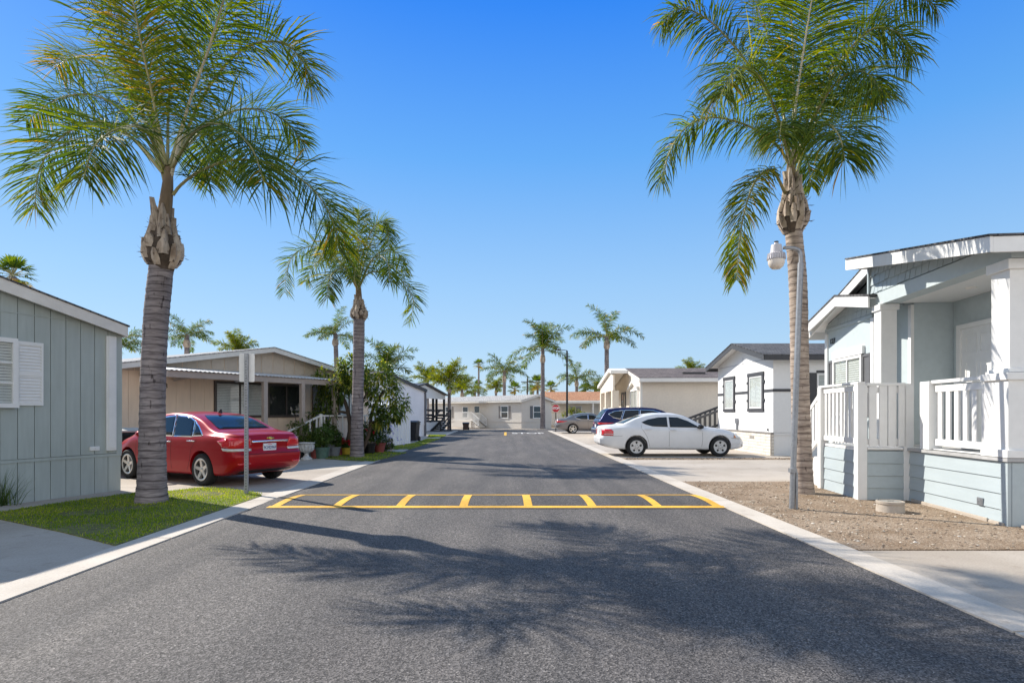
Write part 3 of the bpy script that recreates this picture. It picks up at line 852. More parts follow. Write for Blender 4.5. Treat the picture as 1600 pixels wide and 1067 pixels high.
nt.links.new(mul(nt, br.outputs['Color'], ramp(nt, noise(nt, 7, 4), [(.3, (.8, .8, .8)), (.7, (1.1, 1.1, 1.1))])), b_.inputs['Base Color'])
bp = nn(nt, 'Bump', i_Strength=.6, i_Distance=.02); nt.links.new(br.outputs['Fac'], bp.inputs['Height']); bp.invert = True; nt.links.new(bp.outputs[0], b_.inputs['Normal'])
nt.links.new(b_.outputs[0], out.inputs[0]); BRICK = m
mb = MB(); mb.box(-5.36, .03, -.07, .012, -.02, .735); mb.build('brick_base', BRICK, h)
mb = MB(); mb.box(-5.37, .04, -.085, -.002, .737, .79); mb.box(-.05, .045, -.078, -.071, 0, .735); mb.build('brick_cap', mat('stone_cap', (.2, .185, .17), .85, .35, 22, .1), h)
mb = MB(); mb.box(-1.8, -1.4, -.08, -.0702, .52, .62); mb.build('vent_grille', mat('vent_metal', (.3, .28, .25), .6, .2, 30, .1), h)
mb = MB(); mb.box(-3.22, -3.06, -.09, -.002, 1.05, 1.24); mb.box(-3.18, -3.10, -.06, -.002, .8, 1.05); mb.build('meter_box', STEEL, h)
mb = MB(); mb.box(-.42, -.36, -.03, -.002, .84, .91); mb.build('outlet_box', BLACK, h)
T = side(0, 1)
win(h, T, 1.52, 3.3, 1.62, 2.72, WHITE, .06, 'v', 'slat')
mb = MB(T); mb.box(1.20, 1.44, -.04, -.002, 1.5, 2.8); mb.box(1.46, 3.6, -.03, -.002, 2.80, 2.88); mb.build('window_trim', DARKT, h)
mb = MB(T); mb.box(1.28, 1.31, -.006, -.001, .8, 2.15); mb.box(0, 15, -.012, -.001, .70, .76); mb.build('seam_strip', STUCCO, h)
mb = MB()
for (a, b) in ((2.7, 3.9), (5.1, 6.2)):
    z = top(-1.3)+.1; mb.box(-1.5, -1.1, a, b, z-.03, z+.09)
mb.build('roof_vent', DARKT, h)
# steps on the far side of the white home, facing the beige one
GWOOD = mat('dark_grey_wood', (.085, .085, .088), .6, .12, 10, .1)
mb = MB()
for k in range(6): mb.box(-6.75, -5.5, .25+k*-.3+.0, .55+k*-.3, 0, .8-.13*k)
mb.build('steps', GWOOD, h)
mb = MB(); railing(mb, (-6.75, .9), (-6.75, -1.5), 1.05, 1.86, 11, .09, .03, .07, .1, zb0=.22, zb1=.95)
railing(mb, (-5.5, .9), (-5.5, -1.5), 1.05, 1.86, 11, .09, .03, .07, .1, zb0=.22, zb1=.95)
for x in (-6.75, -5.5): mb.box(x-.06, x+.06, .85, 1.0, 0, 2.0); mb.box(x-.05, x+.05, -1.55, -1.43, 0, 1.05)
mb.build('railing', GWOOD, h)

# ------------------------------------------------------------------ pale blue home with the deck, near on the right
h = thing('mobile_home', 'pale blue home with white porch columns, slatted railing and dappled gable behind the street lamp', 'home', (6.38, 7.7, 0), R(-96.5), 'manufactured homes along the street')


def laps(mb, x0, x1, z0, z1, n, y=0., T=None):
    """horizontal lapped boards on local plane y, out is -y"""
    w = (z1-z0)/n
    for k in range(n):
        a, b = z0+k*w+.002, z0+(k+1)*w-.003
        mb.add([(x0, y-.024, a), (x1, y-.024, a), (x1, y-.008, b), (x0, y-.008, b), (x0, y, a), (x1, y, a), (x1, y, b), (x0, y, b)],
               [(0, 1, 2, 3), (0, 4, 5, 1), (0, 3, 7, 4), (1, 5, 6, 2), (3, 2, 6, 7)])


def ztop(x): return 4.30+(x+3.8)*(-.177) if x > -3.8 else 4.30+(x+3.8)*.30


mb = MB()
mb.prism([(-6.42, 0), (-3.47, 0), (-3.47, ztop(-3.47)), (-3.8, 4.30), (-6.42, ztop(-6.42))], .66, 14)
mb.prism([(-3.46, 0), (-.004, 0), (-.004, ztop(0)), (-3.46, ztop(-3.46))], 1.32, 14)
mb.prism([(-6.42, 0), (-4.2, 0), (-4.2, 3.665), (-4.95, 3.805), (-6.42, 3.463)], .30, .655)
mb.prism([(-6.40, 3.47), (-3.81, 3.47), (-3.81, 4.26), (-6.40, 3.50)], .34, .657)
mb.build('wall', BLUED, h)
mb = MB(); laps(mb, -2.33, -.13, .0, .82, 4); laps(mb, -3.9, -2.40, .0, .82, 4)
mb.box(-3.9, -.13, .0, .04, -.02, .82); mb.box(-.125, .0, -.028, .02, -.02, .82)
mb.build('skirting', BLUES, h)
mb = MB(); mb.box(-.02, .004, .02, 6, -.02, .82); laps_T = None
for k in range(3): mb.box(-.02, .009, .02+k*1.22, 1.23+k*1.22, .0, .815)
mb.build('skirting', BLUES, h)
mb = MB(); mb.box(-.32, -.05, -.06, -.025, -.02, .05); mb.box(-2.2, -.36, -.05, -.026, -.02, .06); mb.build('footing', CONC, h, bevel=.01)
x, z = on(h, 1535, 783)
mb = MB(); mb.box(x-.06, x+.06, -.034, -.02, z-.05, z+.05)
for k in range(4): mb.box(x-.05, x+.05, -.038, -.034, z-.04+k*.022, z-.03+k*.022)
mb.build('vent_grille', STEEL, h)
mb = MB(); mb.box(-3.46, .03, -.05, 1.31, .83, .875); mb.build('porch_deck', mat('deck_boards', (.42, .42, .42), .7, .1, 10, .2, stretch=(1, 12, 1)), h)
# columns, beam, ceiling
m1 = MB(); m1.box(-.46, .0, -.02, .44, .88, 1.93); m1.box(-.49, .03, -.05, .47, .88, .98); m1.box(-.49, .03, -.05, .47, 1.87, 1.96)
m1.box(-.40, -.05, .03, .38, 1.96, 3.40); m1.box(-.44, -.01, -.01, .42, 3.28, 3.41); m1.box(-.42, -.03, .01, .40, 1.97, 2.02); m1.build('column', WHITE, h, bevel=.006)
m1 = MB(); m1.box(-3.53, -3.27, -.0, .27, .88, 3.40); m1.box(-3.56, -3.24, -.03, .30, .88, .98); m1.box(-3.56, -3.24, -.03, .30, 3.30, 3.41); m1.build('column', WHITE, h, bevel=.006)
mb = MB(); mb.box(-3.75, .0, .02, .30, 3.415, 3.64); mb.box(-.28, .0, .31, 6, 3.415, 3.60); mb.build('beam', BLUED, h)
mb = MB(); mb.box(-3.46, -.285, .305, 1.315, 3.45, 3.48); mb.build('porch_ceiling', WHITE, h)
mb = MB(); mb.lathe([(.0, 3.43), (.07, 3.43), (.085, 3.449), (0, 3.449)], (-2.1, .8, 0), 16); mb.build('ceiling_lamp', WHITEW, h)
mb = MB(); mb.prism([(-3.75, 3.64), (-.0, 3.64), (-.0, ztop(0)+.02), (-3.75, ztop(-3.75)+.02)], .06, .2)
rr = random.Random(5)
for k in range(4):                       # staggered shingles of the gable
    z0 = 3.66+k*.165; x = -3.74-rr.random()*.1
    while x < -.02:
        wd = rr.choice((.14, .17, .2, .24)); a, b = max(x, -3.745), min(x+wd-.014, -.01); x += wd
        zt = min(z0+.17, ztop(a)-.0, ztop(b)); dz = rr.choice((0, 0, .015))
        if b-a > .02 and zt-z0 > .03: mb.add([(a, .03, z0+dz), (b, .03, z0+dz), (b, .052, zt), (a, .052, zt), (a, .06, z0+dz), (b, .06, z0+dz)], [(0, 1, 2, 3), (0, 4, 5, 1), (0, 3, 4), (1, 5, 2)])
mb.build('gable_shingles', BLUES, h)
mb = MB(); mb.box(-3.80, -3.751, .0, .3, 3.42, 4.26); mb.build('corner_board', BLUES, h)
mb = MB()
for k in range(4):
    z0 = 3.385+k*.15; x = -6.4
    while x < -4.22:
        wd = rr.choice((.14, .17, .2, .24)); a, b = x, min(x+wd-.012, -4.21); x += wd
        lim = min(3.79+(min(a, b)+4.95)*.232, 3.79-(max(a, b)+4.95)*.19)
        zt = min(z0+.155, lim)
        if zt-z0 > .03: mb.add([(a, .272, z0), (b, .272, z0), (b, .29, zt), (a, .29, zt), (a, .298, z0), (b, .298, z0)], [(0, 1, 2, 3), (0, 4, 5, 1), (0, 3, 4), (1, 5, 2)])
mb.build('gable_shingles', BLUES, h)
mb = MB(); mb.box(-6.44, -4.2, .265, .299, 3.30, 3.375); mb.build('trim_band', BLUES, h)
mb = MB(); mb.box(-6.46, -6.33, .27, .42, 0, 3.25); mb.build('corner_board', WHITE, h)
mb = MB(); mb.box(-4.25, -4.12, .26, .40, .0, 3.3); mb.build('corner_board', WHITE, h)
mb = MB(); mb.box(-3.56, -3.462, .60, .655, .88, 3.42); mb.build('corner_board', WHITE, h)
# roofs
mb = MB()
mb.prism([(-3.8, 4.35), (.25, 4.35-.177*4.05), (.25, 4.375-.177*4.05), (-3.8, 4.375)], -.40, 14.2)
mb.prism([(-7.0, 4.35-.3*3.2), (-3.8, 4.35), (-3.8, 4.375), (-7.0, 4.375-.3*3.2)], .05, 14.2)
mb.prism([(-6.85, 3.42), (-4.95, 3.86), (-3.45, 3.585), (-3.45, 3.625), (-4.95, 3.90), (-6.85, 3.46)], -.13, .9)
mb.build('roof', SH_DARK, h)
mb = MB()
mb.prism([(-3.8, 4.15), (.235, 4.15-.177*4.035), (.235, 4.345-.177*4.035), (-3.8, 4.345)], -.38, -.345)
mb.box(.20, .235, -.343, 14, 4.15-.177*4.035, 4.34-.177*4.035)
mb.box(-3.82, -3.801, -.38, .05, 4.16, 4.345)
mb.prism([(-6.98, 4.15-.3*3.18), (-3.83, 4.14), (-3.83, 4.335), (-6.98, 4.345-.3*3.18)], .06, .09)
mb.box(-6.98, -6.95, .092, 14, 4.15-.3*3.18, 4.34-.3*3.18)
mb.prism([(-6.84, 3.22), (-4.95, 3.66), (-3.5, 3.39), (-3.5, 3.59), (-4.95, 3.855), (-6.84, 3.415)], -.12, -.09)
mb.build('fascia', WHITE, h)
mb = MB(); mb.prism([(-3.8, 4.31), (.2, 4.31-.177*4.0), (.2, 4.335-.177*4.0), (-3.8, 4.335)], -.34, .0)
mb.prism([(-6.8, 3.39), (-4.95, 3.82), (-3.5, 3.55), (-3.5, 3.575), (-4.95, 3.845), (-6.8, 3.415)], -.088, .3)
mb.prism([(-6.94, 4.31-.3*3.14), (-3.83, 4.31-.009), (-3.83, 4.335-.009), (-6.94, 4.335-.3*3.14)], .1, .338)
mb.prism([(-6.94, 4.31-.3*3.14), (-6.43, 4.31-.3*2.63), (-6.43, 4.335-.3*2.63), (-6.94, 4.335-.3*3.14)], .342, 14)
mb.build('soffit', WHITE, h)
# bay window, shutters, number, door
BT = M.Translation((0, .30, 0))
mb = MB(); mb.box(-6.02, -4.55, .24, .299, 2.64, 2.80); mb.build('window_header', WHITE, h)
win(h, BT, -5.93, -4.68, 1.45, 2.57, WHITE, .06, 'v', 'slat')
shutter(h, BT, -6.26, -6.0, 1.38, 2.63, SHUT, False); shutter(h, BT, -4.60, -4.30, 1.38, 2.63, SHUT, False)
text('house_number', '127', .17, BLACK, h, rot_face((-6.08, .288, 3.06), (1, 0, 0), (0, 0, 1)), .006, 1.1, 0.)
DT = M.Translation((0, 1.32, 0))
mb = MB(); mb.box(-3.3, -3.2, 1.27, 1.319, .88, 3.0); mb.box(-2.28, -2.18, 1.27, 1.319, .88, 3.0); mb.box(-3.2, -2.28, 1.27, 1.319, 2.92, 3.0); mb.build('door_frame', WHITE, h)
mb = MB(); mb.box(-3.2, -2.28, 1.30, 1.318, .88, 2.92)
for a in (-3.08, -2.70):
    for c, e in ((1.05, 1.7), (1.85, 2.35), (2.48, 2.8)):
        mb.box(a, a+.3, 1.29, 1.30, c, c+.02); mb.box(a, a+.3, 1.29, 1.30, e-.02, e); mb.box(a, a+.02, 1.29, 1.30, c+.02, e-.02); mb.box(a+.28, a+.3, 1.29, 1.30, c+.02, e-.02)
d = mb.build('door', WHITE, h)
mb = MB(); mb.lathe([(.015, -.05), (.03, -.05), (.032, -.02), (.012, 0)], (-2.36, 1.29, 1.9), 12, 'y'); mb.build('handle', CHROME, d)
# landing with its wide boards, porch rail, stairs
mb = MB(); mb.box(-3.88, -2.36, -.76, -.055, .83, .875); mb.build('landing_deck', WHITE, h)
TL = side(-2.34, 1)                      # the landing's face towards the street mouth
mb = MB(TL); laps(mb, -.70, -.03, .0, .82, 4)
mb.build('landing_skirt', BLUES, h)
mb = MB(); laps(mb, -3.83, -2.44, .0, .82, 4, -.76); mb.box(-3.83, -2.36, -.755, -.72, 0, .82); mb.box(-2.40, -2.345, -.72, -.03, 0, .82); mb.build('landing_skirt', BLUES, h)
for x, y in ((-2.38, -.74), (-2.38, -.02), (-3.88, -.76)):
    m1 = MB(); m1.box(x-.075, x+.075, y-.075, y+.075, -.02, 1.93); m1.build('post', WHITE, h, bevel=.008)
mb = MB(TL)
for k in range(4): mb.box(-.64+k*.148+(.014 if k in (1, 3) else .004), -.64+(k+1)*.148-(.026 if k in (0, 2) else .014), -.035, -.008, .90, 1.90)
mb.box(-.66, -.10, -.008, .03, 1.78, 1.88); mb.box(-.66, -.10, -.008, .03, .92, 1.02); mb.box(-.68, -.08, -.05, .04, 1.90, 1.945); mb.box(-.66, -.1, -.028, .0, .845, .885)
mb.build('slat_panel', WHITE, h, bevel=.004)
mb = MB(); railing(mb, (-3.80, -.76), (-2.46, -.76), .98, 1.86, 8, .085, .03, .05, .09); mb.box(-3.96, -2.3, -.82, -.70, 1.925, 1.965)
mb.build('railing', WHITE, h, bevel=.004)
mb = MB(); railing(mb, (-1.68, .06), (-.47, .06), 1.0, 1.82, 6, .10, .03, .045, .10); mb.box(-1.72, -.46, -.0, .12, 1.90, 1.95); mb.box(-1.70, -.46, .02, .10, .885, .90)
mb.build('railing', WHITE, h, bevel=.004)
m1 = MB(); m1.box(-1.98, -1.72, -.03, .16, .88, 1.94); m1.build('post', WHITE, h, bevel=.008)
m1 = MB(); m1.box(-2.05, -1.72, .62, .92, .88, 1.92); m1.box(-2.12, -1.65, .55, .99, 1.92, 1.97); m1.build('post', WHITE, h, bevel=.008)
mb = MB()
for k in range(5): mb.box(-3.96-.28*(k+1), -3.96-.28*k+.02, -.70, -.02, 0, .83-.166*(k+1)+.166*.5)
mb.build('steps', WHITE, h)
mb = MB(); railing(mb, (-3.95, -.76), (-5.3, -.76), 1.0, 1.83, 9, .08, .03, .05, .08, zb0=.25, zb1=1.06); mb.box(-5.38, -5.26, -.82, -.70, 0, 1.15)
railing(mb, (-3.95, .02), (-5.3, .02), 1.0, 1.83, 9, .08, .03, .05, .08, zb0=.25, zb1=1.06); mb.box(-5.38, -5.26, -.04, .08, 0, 1.15)
mb.build('railing', WHITE, h)
slabs('pavement', [[(6.34, 5.9), (9, 5.9), (9, 7.58), (6.42, 7.58)]], CONC, .05)

# ------------------------------------------------------------------ ribbed white shed, bins, sign, lamp and other street things
p, q = G(595, 699), G(642, 692.3)
d = (q-p); L = d.length; a = atan2(d.y, d.x)
h = thing('storage_shed', 'ribbed white metal shed wall between the leafy tree and the pale lavender home', 'shed', p, a)
mb = MB(); mb.box(-1.2, L, 0.02, 1.6, 0, 1.75)
n = 16
for k in range(n):
    x0 = -1.2+k*(L+1.2)/n; w_ = (L+1.2)/n
    mb.prism([(x0, .02), (x0+w_*.12, -.012), (x0+w_*.6, -.012), (x0+w_*.72, .02)], 0, 1.75, 0, 'z')
mb.build('wall', STUCCO, h)
mb = MB(); mb.prism([(-.05, 1.755), (1.7, 1.95), (1.7, 1.99), (-.05, 1.795)], -1.25, L+.05, 0, 'x'); mb.build('roof', WHITE, h)


def bin_(label, loc, rz, body, lid, w=.58, d=.66, hh=.98):
    h = thing('trash_bin', label, 'bin', loc, rz)
    mb = MB(); a = .82
    mb.add([(-w/2*a, -d/2*a, .05), (w/2*a, -d/2*a, .05), (w/2*a, d/2*a, .05), (-w/2*a, d/2*a, .05), (-w/2, -d/2, hh), (w/2, -d/2, hh), (w/2, d/2, hh), (-w/2, d/2, hh)],
           [(0, 3, 2, 1), (4, 5, 6, 7), (0, 1, 5, 4), (1, 2, 6, 5), (2, 3, 7, 6), (3, 0, 4, 7)])
    mb.box(-w/2-.02, w/2+.02, -d/2-.02, d/2+.02, hh-.08, hh-.02); mb.build('body', body, h, bevel=.02)
    mb = MB(); mb.prism([(-d/2-.04, hh+.0), (d/2+.05, hh+.0), (d/2+.05, hh+.05), (.0, hh+.11), (-d/2-.04, hh+.05)], -w/2-.03, w/2+.03, 0, 'x'); mb.build('lid', lid, h, bevel=.015)
    mb = MB(); mb.bar((-w*.4, d/2+.1, hh-.03), (w*.4, d/2+.1, hh-.03), .035, .035); mb.bar((-w*.38, d/2, hh-.06), (-w*.38, d/2+.1, hh-.03), .03, .03); mb.bar((w*.38, d/2, hh-.06), (w*.38, d/2+.1, hh-.03), .03, .03); mb.build('handle', body, h)
    for s in (-1, 1):
        mb = MB(); mb.lathe([(.02, -.03), (.13, -.03), (.14, 0), (.13, .03), (.02, .03)], (s*w*.46, d/2*.8, .14), 16, 'x'); mb.build('wheel', RUBBER, h)
    return h


BING = mat('dark_green_plastic', (.018, .032, .026), .5, .15, 10, .1)
bin_('dark green trash bin with a pale lid between the tan home and the red car', (-9.45, 14.7, 0), R(60), BING, mat('pale_plastic', (.62, .58, .5), .5, .05, 10, .1), 1.0, .8)
pb = G(645, 690)
bin_('tall black trash bin standing at the end of the ribbed white shed', (pb.x, pb.y+.2, 0), R(-10), BLACK, BLACK, .5, .6, .95)
pb = G(728, 672)
h = bin_('small brown bin on the pavement before the greige home', (pb.x, pb.y, 0), 0, mat('brown_plastic', (.06, .04, .035), .6, .2, 10, .1), BLACK, .5, .5, .55)

pb = G(385, 773)
h = thing('street_sign', 'blank white back of a small sign on a perforated steel post in the lawn', 'sign', pb, R(8))
mb = MB(); mb.box(-.03, .03, -.03, .03, -.02, 2.50)
for k in range(46): mb.box(-.008, .008, -.0325, -.0301, .1+k*.05, .116+k*.05, 1)
mb.build('post', [STEEL, BLACK], h)
mb = MB(); n = 6; pl = []
for cx_, cz_, a0 in ((.105, .225, 0), (-.105, .225, 90), (-.105, -.225, 180), (.105, -.225, 270)):
    for k in range(5): pl.append((cx_+.025*cos(R(a0+k*22.5)), 2.25+cz_+.025*sin(R(a0+k*22.5))))
mb.prism(pl, .034, .037); mb.build('sign_plate', mat('sign_back', (.82, .82, .82), .4, .04, 10, .1, metal=.1), h)
mb = MB()
for z in (2.08, 2.42): mb.lathe([(0, -.042), (.012, -.042), (.012, -.03)], (0, 0, z), 8, 'y')
mb.build('bolt', STEEL, h)

h = thing('stop_sign', 'red octagonal stop sign on a dark post at the end of the street', 'sign', (3.83, 47.0, 0), R(-2))
mb = MB(); mb.box(-.035, .035, .02, .08, -.05, 2.12); mb.build('post', mat('dark_post', (.05, .045, .045), .6, .1, 10, .1), h)
oc = lambda r_: [(r_*cos(R(22.5+45*k)), 1.80+r_*sin(R(22.5+45*k))) for k in range(8)]
mb = MB(); mb.prism(oc(.33), -.0, .012); b_ = mb.build('sign_plate', mat('sign_white', (.8, .8, .8), .35, .02, 10, 0), h)
mb = MB(); mb.prism(oc(.305), -.004, -.001); mb.build('sign_face', mat('sign_red', (.55, .02, .03), .35, .03, 10, 0), b_)
text('lettering', 'STOP', .25, mat('sign_white', (.8, .8, .8)), b_, rot_face((0, -.008, 1.80), (1, 0, 0), (0, 0, 1)), .002, .85, .012)

pb = G(1237, 796)
h = thing('street_lamp', 'leaning galvanised pole lamp with frosted globe in front of the palm by the gravel bed', 'street lamp', pb)
tp = W(1251, 412, 9.18)-pb; ar = [tp+V((.0, 0, .0)), tp+V((.0, 0, .12)), tp+V((-.03, 0, .2)), tp+V((-.12, 0, .235)), tp+V((-.26, 0, .24))]
mb = MB(); mb.tube([(0, 0, -.05), tp*.5, tp+V((0, 0, .01))], .041, 14); mb.build('pole', STEEL, h, smooth=40)
mb = MB(); mb.tube(crom(ar, 14), .028, 10); mb.build('arm', STEEL, h, smooth=40)
lc = W(1213, 400, 9.18)-pb
GREYP = mat('lamp_grey', (.5, .48, .5), .45, .06, 10, .1, metal=.2)
mb = MB(); mb.lathe([(.0, .20), (.03, .20), (.035, .17), (.075, .165), (.09, .05), (.115, .03), (.125, -.02), (.12, -.06), (.0, -.06)], lc, 24)
for k in range(24): a = 2*pi*k/24; mb.bar(lc+V((.118*cos(a), .118*sin(a), .035)), lc+V((.13*cos(a), .13*sin(a), -.055)), .012, .012)
hd = mb.build('lamp_head', GREYP, h, smooth=35)
mb = MB(); mb.lathe([(.02, .22), (.032, .22), (.032, .20), (0, .20)], lc, 12); mb.build('photocell', BLACK, hd)
mb = MB(); mb.lathe([(.0, -.20), (.06, -.195), (.10, -.16), (.118, -.11), (.12, -.062), (.11, -.061)], lc, 24); mb.build('lamp_globe', mat('frosted_lens', (.68, .62, .56), .25, .04, 10, .05), hd, smooth=60)
mb = MB(); c2 = W(1243, 798, 9.14)-pb; mb.tube([(c2.x, -.02, -.05), (c2.x, -.02, .55), (c2.x-.02, -.01, .62), (.03, 0, .64)], .018, 10); mb.box(-.035, .06, -.05, .04, .56, .62); mb.build('conduit', STEEL, h, smooth=40)

pb = G(1391, 800)
h = thing('valve_box', 'round concrete valve box with a lid sitting in the gravel bed', 'valve box', (pb.x, pb.y, 0))
mb = MB(); mb.lathe([(.0, -.02), (.19, -.02), (.175, .12), (.185, .13), (.185, .165), (.165, .17), (.16, .15), (0, .15)], (0, 0, 0), 28); mb.build('ring', CONC, h, smooth=40)
mb = MB(); mb.lathe([(0, .165), (.15, .163), (.155, .151)], (0, 0, 0), 28); mb.box(-.05, .05, -.012, .012, .164, .172); mb.build('lid', mat('lid_metal', (.3, .29, .26), .7, .2, 20, .2), h, smooth=40)

pb = G(886, 674)
h = thing('lamp_post', 'tall slender dark lamp post rising beside the parked silver sedan', 'lamp post', (4.95, 49.5, 0))
mb = MB(); mb.tube([(0, 0, -.05), (0, 0, 6.5)], [.09, .07], 10); mb.lathe([(.0, 0), (.18, 0), (.18, .1), (.1, .3), (0, .3)], (0, 0, 0), 12); mb.build('pole', BLACK, h, smooth=40)
mb = MB(); mb.bar((.0, 0, 6.52), (-.55, 0, 6.60), .05, .05); mb.prism([(-.95, 6.54), (-.5, 6.54), (-.52, 6.66), (-.9, 6.62)], -.12, .12); mb.build('lamp_head', BLACK, h)
pb = W(824, 592, 95)
h = thing('utility_pole', 'thin grey utility pole with crossarm far beyond the greige roof', 'utility pole', (pb.x, 95, 0))
mb = MB(); mb.tube([(0, 0, -.05), (0, 0, 6.9)], [.14, .1], 8); mb.build('pole', BARKD, h)
mb = MB(); mb.bar((-1.0, 0, 6.3), (1.0, 0, 6.3), .1, .12); mb.build('crossarm', BARKD, h)

# ------------------------------------------------------------------ cars (local +x forward, y to the left)


def paintmat(name, c, metal=.25, rough=.25):
    m, nt, out = nodes(name)
    b = nn(nt, 'BsdfPrincipled', i_Roughness=rough, i_Metallic=metal)
    b.inputs['Specular IOR Level'].default_value = .15; b.inputs['Coat Weight'].default_value = .38; b.inputs['Coat Roughness'].default_value = .03
    col = ramp(nt, noise(nt, 600, 2), [(.3, [x*.9 for x in c]), (.7, [min(1, x*1.1) for x in c])])
    col = mul(nt, col, ramp(nt, noise(nt, 2.5, 5), [(.3, (.93, .93, .93)), (.6, (1, 1, 1))]))
    nt.links.new(col, b.inputs['Base Color']); nt.links.new(b.outputs[0], out.inputs[0])
    return m


LAMPR = mat('tail_lens_red', (.62, .006, .012), .08, .05, 10, 0, coat=1.)
LAMPW = mat('lens_clear', (.62, .62, .60), .08, .05, 60, 0, coat=1.)
LAMPA = mat('lens_amber', (.65, .24, .08), .1, .05, 10, 0, coat=1.)
SEAM = mat('panel_gap', (.015, .015, .016), .8, .1, 10, 0)
PLATE = mat('plate_face', (.70, .71, .74), .4, .03, 10, .05)
PLTX = mat('plate_blue', (.03, .05, .2), .5, .05, 10, 0)
GOLD = mat('gold_emblem', (.75, .5, .12), .25, .1, 20, 0, metal=.9)


def car(name, label, loc, rz, sp, paint, group='cars parked on the driveways'):
    h = thing(name, label, 'car', loc, rz, group)
    top, bot, belt, plan = sp['top'], sp['bot'], sp['belt'], sp['plan']
    xr, xf = top[0][0], top[-1][0]
    xs = []; n = 72
    for i in range(n+1):
        t = i/n; t = t+.10*sin(2*pi*t)*-.9; xs.append(xr+(xf-xr)*t)
    rings = []
    for x in xs:
        w_, zt, zb = pch(plan, x), pch(top, x), pch(bot, x); bz = min(pch(belt, x), zt-.05); Hc = zt-bz; k = min(1, Hc/.35)
        zw = zb+.42*(bz-zb)
        tum = sp.get('tumble', .42)
        yr = .955*w_-tum*max(0, Hc-.06)-.035-.03*(1-k)
        P = [(0, zb), (.6*w_, zb), (.88*w_, zb+.012), (.955*w_, zb+.06), (.982*w_, zb+.16), (w_, zw+.02), (.997*w_, bz-.17), (.985*w_, bz-.07), (.955*w_, bz-.0)]
        e = .055*k+.022
        P += [(.955*w_+(yr-.955*w_)*.35, bz+(Hc-e)*.35), (.955*w_+(yr-.955*w_)*.7, bz+(Hc-e)*.7), (yr, zt-e), (yr-.06, zt-e*.42), (.6*yr, zt-.012*k-.004), (.3*yr, zt-.002), (0, zt)]
        Q = [(a, b) for a, b, _ in crom([(a, b, 0) for a, b in P], 45)]
        rings.append([(x, a, b) for a, b in Q]+[(x, -a, b) for a, b in Q[-2:0:-1]])
    K = len(rings[0]); vs = [v for r_ in rings for v in r_]
    def push(v):
        x, y, z = v
        if x < xr+.5: x -= pch(sp['rearpush'], z)*((xr+.5-x)/.5)**2
        if x > xf-.5: x += pch(sp['frontpush'], z)*((x-xf+.5)/.5)**2
        return (x, y, z)
    fs = [(i*K+j, i*K+(j+1) % K, (i+1)*K+(j+1) % K, (i+1)*K+j) for i in range(len(rings)-1) for j in range(K)]
    for o, fl in ((0, 1), ((len(rings)-1)*K, 0)):       # end caps as strips between the two sides
        for j in range(K//2):
            a, b, c, d = o+j, o+j+1, o+(K-j-1) % K, o+(K-j) % K
            q = [a, b] + ([c] if c != b else []) + ([d] if d != a else [])
            if len(q) > 2: fs.append(q[::-1] if fl else q)
    me = bpy.data.meshes.new('body'); me.from_pydata([push(v) for v in vs], [], fs)
    bm = bmesh.new(); bm.from_mesh(me); bmesh.ops.recalc_face_normals(bm, faces=bm.faces); bm.to_mesh(me); bm.free()
    me.materials.append(paint); me.materials.append(BLACK)
    body = bpy.data.objects.new('body', me); C.objects.link(body)
    wr, ww = sp['wr'], sp.get('ww', .21); wmax = max(p[1] for p in plan); arch = wr+sp.get('gapr', .045)
    cuts = []
    for ax in sp['axles']:
        mb = MB(); mb.lathe([(arch, -wmax-.3), (arch, -wmax+.32)], (ax, 0, wr+.01), 40, 'y')
        mb.lathe([(arch, wmax-.32), (arch, wmax+.3)], (ax, 0, wr+.01), 40, 'y')
        cuts.append(mb.build('wheel_cut', BLACK))
    for c in cuts:
        bo = body.modifiers.new('b', 'BOOLEAN'); bo.operation = 'DIFFERENCE'; bo.object = c; bo.solver = 'EXACT'
    dg = bpy.context.evaluated_depsgraph_get()
    m2 = bpy.data.meshes.new_from_object(body.evaluated_get(dg))
    for c in cuts: bpy.data.objects.remove(c)
    bpy.data.objects.remove(body)
    bm = bmesh.new(); bm.from_mesh(m2)
    bmesh.ops.recalc_face_normals(bm, faces=bm.faces)
    for f in bm.faces:
        c = f.calc_center_median(); f.smooth = True; f.material_index = 0
        if any((c.x-ax)**2+(c.z-wr-.01)**2 < (arch-.004)**2+(.012 if abs(f.normal.y) < .3 else 0) for ax in sp['axles']) and (abs(f.normal.y) > .9 and abs(c.y) < wmax-.25 or (abs(f.normal.y) < .15 and abs(c.y) < wmax-.02 and any(abs(sqrt((c.x-ax)**2+(c.z-wr-.01)**2)-arch) < .02 for ax in sp['axles']))): f.material_index = 1
        if f.normal.z < -.8 and c.z < .4: f.material_index = 1
    for e in bm.edges:
        if len(e.link_faces) == 2 and e.calc_face_angle(0) > R(32): e.smooth = False
    bm.to_mesh(m2); bm.free()
    m2.materials.clear(); m2.materials.append(paint); m2.materials.append(BLACK)
    body = bpy.data.objects.new('body', m2); C.objects.link(body); body.parent = h
    bvh = BVHTree.FromPolygons([v.co.copy() for v in m2.vertices], [tuple(p.vertices) for p in m2.polygons])

    def decal(pname, poly, view, m, off=.004, parent=None, step=.07, rim=.012):
        """a patch cut to poly and laid on the body; view: 'L','R' poly (x, z); 'B','F' poly (y, z); 'T' poly (x, y)"""
        bm = bmesh.new(); f = bm.faces.new([bm.verts.new((a, b, 0)) for a, b in poly])
        bmesh.ops.triangulate(bm, faces=bm.faces[:])
        for ax in (0, 1):
            lo, hi = min(p[ax] for p in poly), max(p[ax] for p in poly)
            t = lo+step
            while t < hi-.002:
                co_ = [0, 0, 0]; co_[ax] = t; no = [0, 0, 0]; no[ax] = 1
                bmesh.ops.bisect_plane(bm, geom=bm.verts[:]+bm.edges[:]+bm.faces[:], plane_co=co_, plane_no=no); t += step
